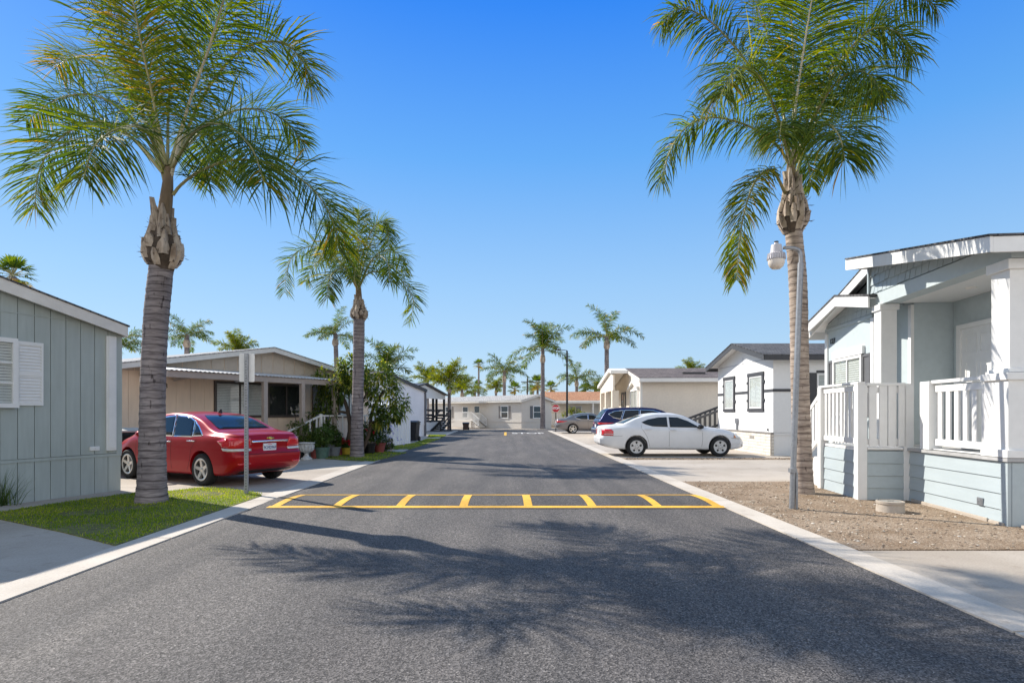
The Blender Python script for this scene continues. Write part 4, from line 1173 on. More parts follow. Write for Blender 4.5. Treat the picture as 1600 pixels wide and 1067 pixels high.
        D = {'L': (0, -1, 0), 'R': (0, 1, 0), 'B': (1, 0, 0), 'F': (-1, 0, 0), 'T': (0, 0, -1)}[view]; D = V(D); bad = []
        for v in bm.verts:
            a, b = v.co.x, v.co.y
            o = {'L': (a, 5, b), 'R': (a, -5, b), 'B': (-5, a, b), 'F': (5, a, b), 'T': (a, b, 5)}[view]
            hit, no, _, _ = bvh.ray_cast(V(o), D)
            if hit is None: bad.append(v); continue
            if no.dot(D) > 0: no = -no
            v.co = hit+(no*.5-D*.5).normalized()*off
        bmesh.ops.delete(bm, geom=bad, context='VERTS')
        for f in bm.faces: f.smooth = True
        me = bpy.data.meshes.new(pname)
        bmesh.ops.recalc_face_normals(bm, faces=bm.faces)
        r_ = bmesh.ops.extrude_edge_only(bm, edges=[e for e in bm.edges if e.is_boundary])
        for v in r_['geom']:
            if isinstance(v, bmesh.types.BMVert): v.co += D*rim
        bm.to_mesh(me); bm.free(); me.materials.append(m)
        return link(pname, me, parent or h, recalc=False)

    def grow(poly, e):
        """poly pushed outwards by e"""
        n = len(poly); A = sum(poly[i-1][0]*poly[i][1]-poly[i][0]*poly[i-1][1] for i in range(n)); s = 1 if A > 0 else -1; out = []
        for i in range(n):
            p, q, r_ = V((*poly[i-1], 0)), V((*poly[i], 0)), V((*poly[(i+1) % n], 0))
            d1, d2 = (q-p).normalized(), (r_-q).normalized(); n1 = V((d1.y, -d1.x, 0))*s; n2 = V((d2.y, -d2.x, 0))*s
            b = (n1+n2); b = b/max(.35, b.length_squared)*2 if b.length_squared > .1 else n1
            out.append((q.x+b.x*e, q.y+b.y*e))
        return out

    def line(pts, wd=.007):
        l_ = [V((*p, 0)) for p in pts]; a_, b_ = [], []
        for i, p in enumerate(l_):
            d = (l_[min(i+1, len(l_)-1)]-l_[max(i-1, 0)]).normalized(); nrm = V((-d.y, d.x, 0))*wd/2
            a_.append(p+nrm); b_.append(p-nrm)
        return [(p.x, p.y) for p in a_+b_[::-1]]
    for sd_ in ('L', 'R'):
        for poly in sp['windows']:
            if sp.get('trim'): decal('window_trim', grow(poly, .022), sd_, sp['trim'], .003)
            decal('side_window', poly, sd_, DGLASS2, .007)
        for pl in sp['seams']: decal('door_seam', line(pl), sd_, SEAM, .0015, rim=.004)
        for p in sp.get('handles', ()):
            a, b = p; hit, no, _, _ = bvh.ray_cast(V((a, 5 if sd_ == 'L' else -5, b)), V((0, -1 if sd_ == 'L' else 1, 0)))
            s = 1 if sd_ == 'L' else -1
            mb = MB(); mb.tube([(a-.1, hit.y-.005*s, b), (a-.085, hit.y+.03*s, b+.003), (a+.085, hit.y+.03*s, b+.003), (a+.1, hit.y-.005*s, b)], .013, 8); mb.build('door_handle', sp.get('hmat', paint), h, smooth=50)
        s = 1 if sd_ == 'L' else -1
        a, b = sp['mirror']; hit, no, _, _ = bvh.ray_cast(V((a, 5*s, b)), V((0, -s, 0))); y = hit.y
        mb = MB(); mb.lathe([(0, -.13), (.05, -.12), (.075, -.06), (.08, 0), (.075, .03), (.0, .035)], (0, 0, 0), 16, 'x')
        mb.v = [V((a+.02-v.x*.9, y+s*.13+v.y*1.35, b+.05+v.z*.95)) for v in mb.v]; mb.bar((a, y-.02*s, b+.01), (a, y+.09*s, b+.03), .05, .035)
        mb.build('mirror', sp.get('mirmat', paint), h, smooth=50)
        for pl in sp['tail_side']: decal('tail_light', pl, sd_, LAMPR, .01)
        for pl in sp.get('tail_side_w', ()): decal('tail_light', pl, sd_, LAMPW, .012)
        for pl in sp.get('head_side', ()): decal('headlight', pl, sd_, LAMPW, .01)
        for pl in sp.get('head_side_a', ()): decal('indicator', pl, sd_, LAMPA, .013)
        for pl in sp['tail_back']: decal('tail_light', [(a*s, b) for a, b in pl], 'B', LAMPR, .01)
        for pl in sp.get('tail_back_w', ()): decal('tail_light', [(a*s, b) for a, b in pl], 'B', LAMPW, .012)
        for pl in sp.get('head_front', ()): decal('headlight', [(a*s, b) for a, b in pl], 'F', LAMPW, .01)
    decal('rear_window', sp['rear_win'], 'B', DGLASS2, .009, step=.04)
    decal('windscreen', sp['wind'], 'F', DGLASS2, .009, step=.04)
    decal('bumper_strip', [(-.62, sp['bump'][0]), (.62, sp['bump'][0]), (.6, sp['bump'][1]), (-.6, sp['bump'][1])], 'B', BLACK, .004, step=.15)
    decal('grille', [(-.45, .42), (.45, .42), (.5, .58), (-.5, .58)], 'F', BLACK, .004, step=.15)
    decal('boot_seam', line(sp['boot'], .008), 'B', SEAM, .0015, rim=.004)
    # plate
    pz = sp['plate']; hit, no, _, _ = bvh.ray_cast(V((-5, 0, pz)), V((1, 0, 0))); px_ = hit.x
    mb = MB(); mb.box(px_-.022, px_+.02, -.155, .155, pz-.078, pz+.078); pl = mb.build('number_plate', PLATE, h, bevel=.006)
    if sp.get('plate_text'):
        text('lettering', sp['plate_text'], .085, PLTX, pl, rot_face((px_-.0245, 0, pz-.008), (0, -1, 0), (0, 0, 1)), .0015, .82, 0.)
        mb = MB(); mb.box(px_-.0235, px_-.0222, -.05, .05, pz+.05, pz+.062); mb.build('lettering', LAMPR, pl)
    for nm, poly, m in sp.get('back', ()): decal(nm, poly, 'B', m, .012)
    # wheels
    for ax in sp['axles']:
        for s in (1, -1):
            yc = s*(sp.get('track', 1.55)/2); z = wr
            ts = MB(); hw = ww/2; rr_ = sp['rim']
            ts.lathe([(rr_-.01, -hw*.9), (rr_+.02, -hw), (wr-.035, -hw*1.02), (wr-.008, -hw*.82), (wr, -hw*.5), (wr, hw*.5), (wr-.008, hw*.82), (wr-.035, hw*1.02), (rr_+.02, hw), (rr_-.01, hw*.9), (rr_-.01, -hw*.9)], (0, 0, 0), 40, 'y', 0, False)
            t = ts.build('wheel', RUBBER, h, smooth=40, loc=(ax, yc, z))
            rb = MB(); yo = s*hw
            rb.lathe([(.0, yo*.35), (rr_-.012, yo*.35)], (0, 0, 0), 32, 'y', 1, False)
            rb.lathe([(rr_-.008, yo*.3), (rr_-.008, yo*.88), (rr_+.012, yo*.97), (rr_-.002, yo*1.02), (rr_-.028, yo*.93), (rr_-.028, yo*.4)], (0, 0, 0), 40, 'y', 0, False)
            st_ = sp['style']
            if st_ == 'spoke':
                ns = sp.get('nspoke', 5)
                for k in range(ns):
                    a = 2*pi*k/ns+.3+ax; ca, sa = cos(a), sin(a)
                    for q, wd0, wd1 in ((0, .075, .055),):
                        def pt(r_, off, y): return (ca*r_-sa*off, y, sa*r_+ca*off)
                        y0, y1, yb = yo*.72, yo*.92, yo*.42
                        v = [pt(.03, -wd0/2, y0), pt(.03, wd0/2, y0), pt(rr_-.02, wd1/2, y1), pt(rr_-.02, -wd1/2, y1), pt(.03, -wd0/2-.01, yb), pt(.03, wd0/2+.01, yb), pt(rr_-.02, wd1/2+.012, yb), pt(rr_-.02, -wd1/2-.012, yb)]
                        rb.add(v, [(0, 1, 2, 3), (0, 4, 5, 1), (1, 5, 6, 2), (3, 2, 6, 7), (0, 3, 7, 4)], 0)
                rb.lathe([(.0, yo*.8), (.035, yo*.79), (.062, yo*.7), (.065, yo*.4)], (0, 0, 0), 20, 'y', 0, False)
            else:                        # wheel cover with five openings
                no = 5; N = 60; r0, r1, r2, r3 = .0, .105, .185, rr_-.006
                for k in range(N):
                    a0, a1 = 2*pi*k/N, 2*pi*(k+1)/N
                    am = ((k+.5)/N*no+.25) % 1; hole = abs(am-.5) < .2
                    def P_(r_, a, y): return (r_*cos(a), y, r_*sin(a))
                    for ra, rb2, ya, yb2 in ((r0, r1, .98, .9), (r1, r2, .9, .9), (r2, r3, .9, .96)):
                        if hole and ra == r1: continue
                        rb.add([P_(ra, a0, yo*ya), P_(ra, a1, yo*ya), P_(rb2, a1, yo*yb2), P_(rb2, a0, yo*yb2)], [(0, 1, 2, 3)], 0)
                for k in range(5):
                    a = 2*pi*k/5; rb.lathe([(.0, yo*1.02), (.013, yo*1.0), (.013, yo*.9)], (.06*cos(a), 0, .06*sin(a)), 8, 'y', 1)
            rb.build('rim', [sp.get('rimm', ALLOY), BLACK], t, smooth=35)
    return h, decal


RED = dict(top=[(-2.3, .93), (-2.24, 1.02), (-2.05, 1.065), (-1.72, 1.085), (-1.5, 1.14), (-1.0, 1.35), (-.55, 1.45), (0, 1.482), (.4, 1.45), (.75, 1.34), (1.32, 1.0), (1.45, .955), (1.9, .84), (2.15, .73), (2.3, .55)],
           bot=[(-2.3, .34), (-2.1, .25), (-1.8, .2), (1.9, .18), (2.2, .2), (2.3, .25)], belt=[(-2.3, .90), (-1.7, .985), (0, .955), (1.2, .90), (1.5, .80), (2.3, .6)],
           plan=[(-2.3, .70), (-2.22, .80), (-2.0, .865), (-1.4, .895), (0, .90), (1.3, .89), (1.8, .85), (2.1, .74), (2.3, .5)],
           rearpush=[(.2, -.16), (.34, -.02), (.45, .05), (.62, .055), (.68, .0), (.75, -.03), (.9, -.0), (1.03, .02), (1.1, 0)], frontpush=[(.2, -.1), (.35, .03), (.5, .05), (.8, -.06)],
           wr=.325, rim=.215, axles=(-1.345, 1.345), track=1.58, style='spoke', tumble=.40, trim=CHROME, hmat=CHROME,
           windows=[[(-.30, .985), (.02, .985), (.85, .985), (.99, 1.0), (.55, 1.26), (.30, 1.35), (-.1, 1.385)], [(-.36, .985), (-.17, 1.388), (-.62, 1.36), (-.84, 1.28), (-1.0, 1.0), (-1.0, .985)], [(-1.04, .995), (-.90, 1.255), (-1.06, 1.17), (-1.30, 1.01)]],
           seams=[[(-.33, .28), (-.33, .9), (-.31, .97)], [(.98, .28), (1.0, .6), (.99, .95)], [(-.98, .50), (-1.02, .72), (-1.17, .9), (-1.2, .98)], [(-.98, .5), (-.86, .27)]], handles=((.02-.22, .86), (-1.02, .885)),
           mirror=(.60, .95), tail_side=[[(-2.34, .74), (-2.0, .79), (-1.84, .90), (-2.05, .945), (-2.35, .95)]], tail_side_w=[[(-2.36, .69), (-2.02, .715), (-1.98, .765), (-2.36, .735)]],
           tail_back=[[(.42, .76), (.84, .76), (.84, .955), (.47, .955)]], tail_back_w=[[(.44, .70), (.84, .70), (.84, .75), (.43, .75)]],
           head_front=[[(.35, .60), (.72, .62), (.72, .70), (.5, .70)]], head_side=[[(1.8, .64), (2.1, .60), (2.1, .68), (1.8, .74)]],
           rear_win=[(-.60, 1.125), (.60, 1.125), (.52, 1.33), (.42, 1.40), (-.42, 1.40), (-.52, 1.33)], wind=[(-.66, 1.06), (.66, 1.06), (.53, 1.38), (-.53, 1.38)], bump=(.25, .31),
           boot=[(-.78, .66), (-.6, .64), (.6, .64), (.78, .66)], plate=.76, plate_text='9CMD969',
           back=[('chrome_bar', [(-.43, .865), (.43, .865), (.43, .90), (-.43, .90)], CHROME), ('emblem', [(-.085, .925), (-.03, .925), (-.022, .918), (.028, .918), (.03, .935), (.085, .935), (.075, .958), (.03, .958), (.022, .967), (-.028, .967), (-.03, .95), (-.09, .95)], GOLD),
                 ('reflector', [(.5, .44), (.74, .44), (.74, .47), (.5, .47)], LAMPR), ('reflector', [(-.5, .44), (-.74, .44), (-.74, .47), (-.5, .47)], LAMPR)])
PRED = paintmat('red_car_paint', (.36, .003, .008), .15, .35)
rc = V((-5.62, 12.85, 0))+V((-.86, .51, 0)).normalized()*1.345
hc, dec = car('car', 'red sedan seen from behind on the driveway by the tan home', rc, atan2(.51, -.86), RED, PRED)
mb = MB(); mb.prism([(-.72, 1.44), (-.60, 1.45), (-.68, 1.53), (-.70, 1.53)], -.012, .012); mb.build('antenna', BLACK, hc)

WHT = dict(top=[(-2.5, .93), (-2.42, 1.01), (-2.2, 1.045), (-1.92, 1.06), (-1.65, 1.17), (-1.36, 1.30), (-1.0, 1.405), (-.6, 1.455), (-.15, 1.455), (.2, 1.395), (.57, 1.22), (.95, 1.01), (1.1, .985), (1.45, .94), (1.83, .85), (2.08, .72), (2.25, .52)],
           bot=[(-2.5, .36), (-2.2, .28), (-1.8, .24), (1.7, .22), (2.0, .24), (2.25, .28)], belt=[(-2.5, .90), (-1.5, .985), (-.9, .965), (.6, .93), (1.2, .86), (2.25, .62)],
           plan=[(-2.5, .72), (-2.42, .80), (-2.15, .875), (-1.4, .91), (0, .905), (1.2, .90), (1.7, .86), (2.05, .73), (2.25, .5)],
           rearpush=[(.2, -.18), (.36, -.02), (.45, .06), (.60, .07), (.68, .0), (.8, -.02), (1.0, .01)], frontpush=[(.2, -.1), (.35, .03), (.55, .05), (.8, -.08)],
           wr=.33, rim=.205, axles=(-1.383, 1.383), track=1.58, style='cover', rimm=HUBC, tumble=.40, trim=None, gapr=.05,
           windows=[[(-1.20, 1.14), (-.97, 1.235), (-.62, 1.30), (-.34, 1.31), (-.34, .985), (-.85, 1.005), (-1.08, 1.075)], [(-.27, .98), (-.27, 1.312), (.02, 1.30), (.36, 1.175), (.62, 1.03), (.70, .965)]],
           seams=[[(-.305, .28), (-.305, .98)], [(.77, .3), (.80, .6), (.78, .93)], [(-1.02, .62), (-1.10, .78), (-1.22, .95), (-1.22, 1.05)], [(-1.02, .62), (-.93, .28)], [(-.93, .27), (.77, .265)], [(-2.25, .69), (-1.85, .69)], [(1.75, .62), (2.2, .6)]], handles=((-.17, .885), (-1.0, .91)),
           mirror=(.66, .94), mirmat=BLACK, tail_side=[[(-2.46, .70), (-2.15, .70), (-2.14, .85), (-2.2, .895), (-2.45, .905)]], tail_side_w=[[(-2.47, .735), (-2.125, .735), (-2.125, .755), (-2.47, .755)]],
           tail_back=[[(.52, .70), (.84, .70), (.84, .91), (.56, .91)]], head_front=[[(.35, .56), (.7, .56), (.7, .74), (.4, .74)]], head_side=[[(1.83, .60), (2.06, .58), (2.06, .70), (1.86, .76)]], head_side_a=[[(1.86, .63), (1.95, .62), (1.90, .70), (1.86, .72)]],
           rear_win=[(-.62, 1.10), (.62, 1.10), (.54, 1.28), (.44, 1.37), (-.44, 1.37), (-.54, 1.28)], wind=[(-.66, 1.03), (.66, 1.03), (.53, 1.34), (-.53, 1.34)], bump=(.30, .36), boot=[(-.7, .67), (-.5, .65), (.5, .65), (.7, .67)], plate=.80)
PWHT = paintmat('white_car_paint', (.74, .745, .76), 0., .3)
car('car', 'white four door sedan parked sideways before the beige home', (5.69, 20.98, 0), 0, WHT, PWHT)

SUV = dict(top=[(-2.42, .98), (-2.38, 1.08), (-2.3, 1.2), (-2.12, 1.48), (-1.98, 1.63), (-1.8, 1.675), (-1.2, 1.72), (-.4, 1.735), (.25, 1.70), (.7, 1.57), (1.35, 1.17), (1.5, 1.12), (2.0, 1.04), (2.3, .94), (2.47, .7)],
           bot=[(-2.42, .40), (-2.1, .3), (-1.8, .26), (1.9, .25), (2.3, .27), (2.47, .32)], belt=[(-2.42, 1.06), (-1.6, 1.13), (0, 1.06), (1.3, 1.03), (2.47, .8)],
           plan=[(-2.42, .76), (-2.34, .86), (-2.0, .93), (-1.4, .96), (0, .965), (1.4, .955), (1.9, .90), (2.25, .78), (2.47, .55)],
           rearpush=[(.25, -.18), (.4, 0), (.5, .08), (.68, .08), (.76, .0), (.9, -.02), (1.1, .02), (1.2, 0)], frontpush=[(.25, -.1), (.45, .05), (.8, .03), (1.0, -.1)],
           wr=.37, rim=.25, axles=(-1.42, 1.43), track=1.66, style='spoke', nspoke=5, tumble=.30, trim=CHROME,
           windows=[[(-.45, 1.11), (.35, 1.09), (1.0, 1.1), (.55, 1.46), (.2, 1.56), (-.40, 1.585)], [(-.52, 1.11), (-.48, 1.585), (-1.15, 1.57), (-1.32, 1.16)], [(-1.40, 1.17), (-1.24, 1.565), (-1.65, 1.52), (-1.92, 1.40), (-1.72, 1.24)]],
           seams=[[(-.48, .4), (-.48, 1.08)], [(.75, .4), (.78, 1.06)], [(-1.36, 1.15), (-1.1, .85), (-.98, .4)]], handles=((-.32, .98), (-1.15, 1.0)), mirror=(.85, 1.08),
           tail_side=[[(-2.42, .90), (-2.0, .93), (-1.70, .985), (-2.0, .995), (-2.4, .995)]], tail_back=[[(.35, .93), (.92, .90), (.92, 1.0), (.5, .985)]],
           head_front=[[(.4, .82), (.8, .84), (.8, .93), (.5, .92)]],
           rear_win=[(-.68, 1.19), (.68, 1.19), (.60, 1.50), (.5, 1.55), (-.5, 1.55), (-.60, 1.50)], wind=[(-.72, 1.19), (.72, 1.19), (.6, 1.58), (-.6, 1.58)], bump=(.38, .5), boot=[(-.8, .74), (.8, .74)], plate=.82,
           back=[('bumper_trim', [(-.8, .66), (.8, .66), (.8, .71), (-.8, .71)], CHROME)])
PBLU = paintmat('navy_car_paint', (.012, .018, .085), .3, .25)
car('car', 'dark blue tall family car half hidden by the white sedan', (6.75, 29.6, 0), R(2), SUV, PBLU)
GRY = dict(WHT); GRY.update(style='spoke', nspoke=5, rimm=ALLOY, trim=CHROME, tail_side=[[(-2.46, .77), (-2.1, .79), (-1.75, .875), (-2.1, .89), (-2.45, .905)]], tail_side_w=(), head_side_a=(), mirmat=None, wr=.34, rim=.24,
    rearpush=[(.2, -.2), (.36, -.04), (.45, .04), (.60, .06), (.68, .0), (.8, -.02), (1.0, .03)], tail_back=[[(.45, .78), (.84, .76), (.84, .905), (.5, .90)]])
GRY.pop('mirmat')
PGRY = paintmat('grey_car_paint', (.23, .22, .225), .6, .3)
car('car', 'silver grey sedan farthest down the street near the stop sign', (6.05, 43.6, 0), R(1), GRY, PGRY)

# ------------------------------------------------------------------ palms


def frond(lf, st, pts, r, n=60, L=.7, wd=.026, seg=3, plum=55, hang=.55, rad=.028, tint=0., bare=.14):
    """one feather leaf along the curve pts: stem into st, leaflets into lf"""
    N = 22; c = crom(pts, N); ln = sum((c[i+1]-c[i]).length for i in range(N))
    st.tube(c, [rad*(1-.85*i/N) for i in range(N+1)], 6)
    for i in range(n):
        t = bare+(1-bare)*(i+r.random()*.8)/n; k = min(int(t*N), N-1); u = t*N-k
        p = c[k]+(c[k+1]-c[k])*u; T = (c[k+1]-c[k]).normalized()
        Sd = T.cross(V((0, 0, 1)))
        if Sd.length < .15: Sd = T.cross(V((0, 1, 0)))
        Sd.normalize(); Nn = Sd.cross(T)
        q = (t-bare)/(1-bare); ll = L*(.45+.55*min(1, q*3.2))*(1-.5*max(0, q-.6)/.4)
        for s in (-1, 1):
            a = R(r.gauss(8, plum*.6)); f = .32+.5*q+r.uniform(-.1, .15)
            d = (Sd*s*cos(a)+Nn*sin(a)+T*f).normalized(); l_ = ll*r.uniform(.8, 1.15); hg = hang*r.uniform(.6, 1.4)
            w_ = wd*r.uniform(.7, 1.15)
            wv = (T-d*T.dot(d)).normalized()*.8+V((r.uniform(-.4, .4), r.uniform(-.4, .4), r.uniform(-.4, .4))); wv = (wv-d*wv.dot(d)).normalized()
            vs = []; P = V(p); dd = V(d)
            for j in range(seg+1):
                x = j/seg; hw = w_*(.35+1.3*x if x < .5 else 2.0*(1-x)+.02)*.5
                vs += [P-wv*hw, P+wv*hw]
                dd = (dd+V((0, 0, -1))*hg*(.25+x)*1.3/seg).normalized(); P = P+dd*l_/seg
            tt = min(1, max(0, r.gauss(.42+tint, .2)))
            if q > .85 and r.random() < .18: tt = min(1, tt+.35)
            lf.add(vs, [(2*j, 2*j+1, 2*j+3, 2*j+2) for j in range(seg)], 0, tt)


def trunk(pts, r0, r1, flare=.25, rings=90, n=20, seed=0):
    r = random.Random(seed); mb = MB(); N = rings; c = crom(pts, N); Lz = (c[-1]-c[0]).length
    rad = []
    for i in range(N+1):
        t = i/N; z = t*Lz; b = r0+(r1-r0)*t+flare*r0*math.exp(-z/.28)
        rad.append(b*(1+.022*((i % 2)*2-1)*r.uniform(.3, 1.2)+.012*sin(t*9)))
    ph = [r.uniform(0, 6.28) for _ in range(4)]
    mb.tube(c, rad, n, wob=lambda i, k: .02*sin(k*2*pi/n*2+ph[0]+i*.11)+r.uniform(-.012, .012))
    return mb, c


def boots(mb, c, r0, h_, n, seed, dark=1):
    """old leaf bases clasping the trunk top"""
    r = random.Random(seed)
    PR = [(0, .80), (.08, 1.05), (.22, 1.28), (.40, 1.24), (.6, .98), (.8, .74), (1., .60)]
    prof = lambda t: r0*pch(PR, t)
    mb.lathe([(prof(0)*.9, -.05)]+[(prof(k/10)*.94, h_*k/10) for k in range(11)], c, 20, 'z', dark)
    for k in range(n):
        a = k*2.399+r.uniform(-.2, .2); t = (k+.5)/n; t0 = t*.86-.06
        L = r.uniform(.26, .42)*(1 if t < .6 else 1.4); wd = r0*r.uniform(.55, .85)*(1 if t < .5 else .7)
        o = V((cos(a), sin(a), 0)); s = V((-sin(a), cos(a), 0)); u = V((0, 0, 1)); rows_ = []
        tip = r.uniform(.0, .10)
        for q, w_ in ((0, .75), (.35, 1.), (.7, .8), (1., .3)):
            tt = t0+L*q; rb = prof(max(0, min(1, tt)))+.012+tip*r0*q*q*2.2
            cc = V(c)+u*h_*tt+o*rb; bk = min(.06, wd*w_*.28)
            rows_.append([cc-s*wd*w_*.5-o*bk, cc+o*.012, cc+s*wd*w_*.5-o*bk])
        vs = [v for q in rows_ for v in q]+[v-o*.05 for q in rows_ for v in q]
        fs = []
        for j in range(3):
            for i in range(2):
                b = j*3+i; fs += [(b, b+1, b+4, b+3), (b+12, b+15, b+16, b+13)]
        fs += [(9, 10, 22, 21), (10, 11, 23, 22)]+[(j*3, j*3+3, j*3+15, j*3+12) for j in range(3)]+[(j*3+2, j*3+14, j*3+17, j*3+5) for j in range(3)]
        mb.add(vs, fs, 0)
    for k in range(70):                  # loose fibres
        a = r.uniform(0, 6.28); t = r.uniform(.02, .95); o = V((cos(a), sin(a), 0)); P = V(c)+V((0, 0, h_*t))+o*prof(t)*1.02
        d = (o*r.uniform(.3, 1.2)+V((r.gauss(0, .5), r.gauss(0, .5), r.uniform(-.6, 1.1)))).normalized()*r.uniform(.05, .15); sd_ = V((-sin(a), cos(a), 0))*r.uniform(.004, .012)
        mb.add([P-sd_, P+sd_, P+d*.6+sd_*.6+V((0, 0, -.01)), P+d], [(0, 1, 2), (0, 2, 3)], dark)


def near_palm(label, base_px, trunk_px, boot, shaft_px, fronds, seed, rr, L=.92, n=165, group=None, bark=BARK, pale=(), wd=.028, hang=.75, bmul=1.3):
    """fronds: lists of (px, py, depth offset in metres); pale: indices whose pale stem shows"""
    b = G(*base_px); Z = b.y; r = random.Random(seed)
    h = thing('palm_tree', label, 'palm tree', b, 0, group)
    loc = lambda p: W(p[0], p[1], Z+(p[2] if len(p) > 2 else 0))-b
    pts = [V((0, 0, -.1))]+[loc(p) for p in trunk_px]
    mb, c = trunk(pts, rr[0], rr[1], .28, int(pts[-1].z*16), 22, seed); mb.build('trunk', bark, h, smooth=50)
    bb = loc(boot[0]); bh = loc(boot[1]).z-bb.z
    mb = MB(); boots(mb, bb, rr[1]*bmul, bh, 34, seed); mb.build('leaf_bases', [BOOT, BARKD], h)
    sp = [bb+V((0, 0, bh*.75))]+[loc(p) for p in shaft_px]
    mb = MB(); mb.tube(crom(sp, 12), [rr[1]*.68*(1-.5*i/12) for i in range(13)], 12); mb.build('crownshaft', mat('shaft_fibre', (.21, .15, .095), .85, .3, 8, .2, .5, 20, stretch=(1, 1, .2)), h, smooth=50)
    lf, st = MB(), MB(); sp_ = MB()
    for i, f in enumerate(fronds):
        kw = f[1] if isinstance(f, tuple) else {}; f = f[0] if isinstance(f, tuple) else f
        frond(lf, sp_ if i in pale else st, [loc(p) for p in f], r, int(n*kw.get('n', 1)), L*kw.get('L', 1), wd, 3, kw.get('plum', 55), kw.get('hang', hang), .03, kw.get('tint', 0), kw.get('bare', .2))
    cr = lf.build('crown', LEAFP, h)
    st.build('frond_stems', RACHIS, cr, smooth=60)
    if pale: sp_.build('frond_stems', RACHISP, cr, smooth=60)
    return h


near_palm('tall palm with shaggy leaf bases rising from the near lawn beside the sign post', (237, 785), [(238, 700), (239, 600), (244, 500), (252, 418)], ((254, 418), (257, 340)), [(261, 300), (264, 262)],
    [[(258, 290), (236, 190, .2), (205, 120, .3), (162, 40, .3), (118, -50, .2)],
     ([(268, 275), (293, 170, -.4), (322, 88, -.9), (345, 15, -1.4), (358, -30, -2.)], dict(L=1.05)),
     ([(270, 305), (284, 288), (315, 266, -.2), (365, 250, -.4), (430, 258, -.6), (488, 295, -.7), (520, 345, -.7), (530, 392, -.7)], dict(L=1.1, n=1.25)),
     ([(268, 262), (318, 150, .3), (378, 78, .6), (438, 66, .7), (472, 95, .7), (486, 130, .7)], dict(tint=.12)),
     ([(254, 270), (205, 215, .1), (150, 190, .2), (95, 215, .2), (62, 265, .2), (54, 325, .2)], dict(L=.95)),
     ([(255, 265), (210, 190, .5), (150, 150, .9), (90, 155, 1.1), (40, 190, 1.2)], dict(L=.85)),
     [(262, 260), (264, 150, .8), (276, 50, 1.5), (292, -40, 2)],
     ([(258, 262), (216, 165, .9), (168, 105, 1.6), (122, 90, 2.1), (85, 105, 2.3)], dict(tint=.25)),
     ([(266, 262), (325, 195, 1), (385, 170, 1.8), (440, 185, 2.3), (475, 225, 2.5)], {}),
     ([(256, 262), (228, 205, -.8), (190, 200, -1.5), (150, 225, -2.), (130, 280, -2.2)], {}),
     ([(268, 265), (305, 205, -.9), (350, 195, -1.6), (392, 230, -2.), (412, 285, -2.2)], {}),
     ([(265, 258), (308, 125, .2), (348, 30, .4), (385, -45, .5)], dict(tint=.1)),
     ([(260, 258), (236, 140, -.3), (215, 40, -.6), (200, -50, -.9)], dict(tint=.25)),
     ([(257, 260), (225, 130, .4), (180, 10, .7), (150, -40, .8)], dict(tint=.3)),
     ([(264, 270), (290, 215, 1.), (310, 205, 1.9), (325, 240, 2.5), (330, 280, 2.6)], {})],
    21, (.205, .175), pale=(1,), group='palms lining the street')
near_palm('palm with drooping fronds rising from the gravel bed behind the street lamp', (1255, 771), [(1253, 690), (1250, 600), (1247, 450), (1240, 362)], ((1239, 362), (1237, 285)), [(1236, 260), (1238, 235)],
    [([(1234, 255), (1207, 163), (1168, 100, .1), (1132, 55, .1), (1095, 24, .1), (1060, 14, .1), (1034, 40, .1)], dict(L=.85)),
     ([(1234, 260), (1218, 232), (1190, 208), (1150, 190), (1105, 184), (1068, 203), (1044, 243), (1032, 285)], dict(L=.82)),
     ([(1228, 305), (1208, 268, -.3), (1184, 278, -.6), (1166, 320, -.8), (1155, 380, -.8), (1151, 438, -.8)], dict(tint=.22, L=.7, plum=40)),
     ([(1238, 255), (1244, 160, -.4), (1257, 70, -.8), (1271, -15, -1.2), (1284, -70, -1.6)], dict(L=1.15, hang=.9)),
     [(1241, 252), (1276, 150, .2), (1322, 66, .3), (1372, 16, .4), (1425, -8, .4), (1462, 10, .4)],
     ([(1242, 252), (1276, 176, -.6), (1310, 126, -1.2), (1348, 112, -1.7), (1380, 145, -2)], dict(L=1.05)),
     ([(1243, 275), (1253, 246, .5), (1262, 252, .9), (1268, 292, 1.1)], dict(L=.6, n=.6)),
     [(1236, 252), (1214, 120, .6), (1188, 20, 1.2), (1158, -50, 1.6)],
     ([(1239, 250), (1240, 120, .3), (1234, 0, .5), (1222, -80, .6)], dict(tint=.15)),
     ([(1240, 251), (1262, 130, .6), (1302, 20, 1), (1345, -55, 1.2)], dict(tint=.1)),
     [(1242, 254), (1288, 172, 1), (1328, 142, 1.6), (1368, 160, 2)],
     ([(1235, 254), (1211, 172, -.6), (1182, 115, -1.3), (1150, 108, -1.8), (1126, 150, -2)], dict(tint=.1)),
     ([(1241, 258), (1266, 215, -1.0), (1292, 195, -1.8), (1312, 215, -2.4), (1320, 250, -2.6)], dict(L=1.)),
     ([(1238, 262), (1226, 215, -.9), (1222, 190, -1.7), (1218, 215, -2.3)], dict(L=.9)),
     ([(1240, 255), (1300, 120, -.2), (1355, 50, -.5), (1400, 50, -.8), (1425, 85, -.9)], dict(n=.8))],
    22, (.165, .145), bark=BARKW, pale=(3,), group='palms lining the street', L=.95, n=180, hang=1.6, wd=.029, bmul=1.36)
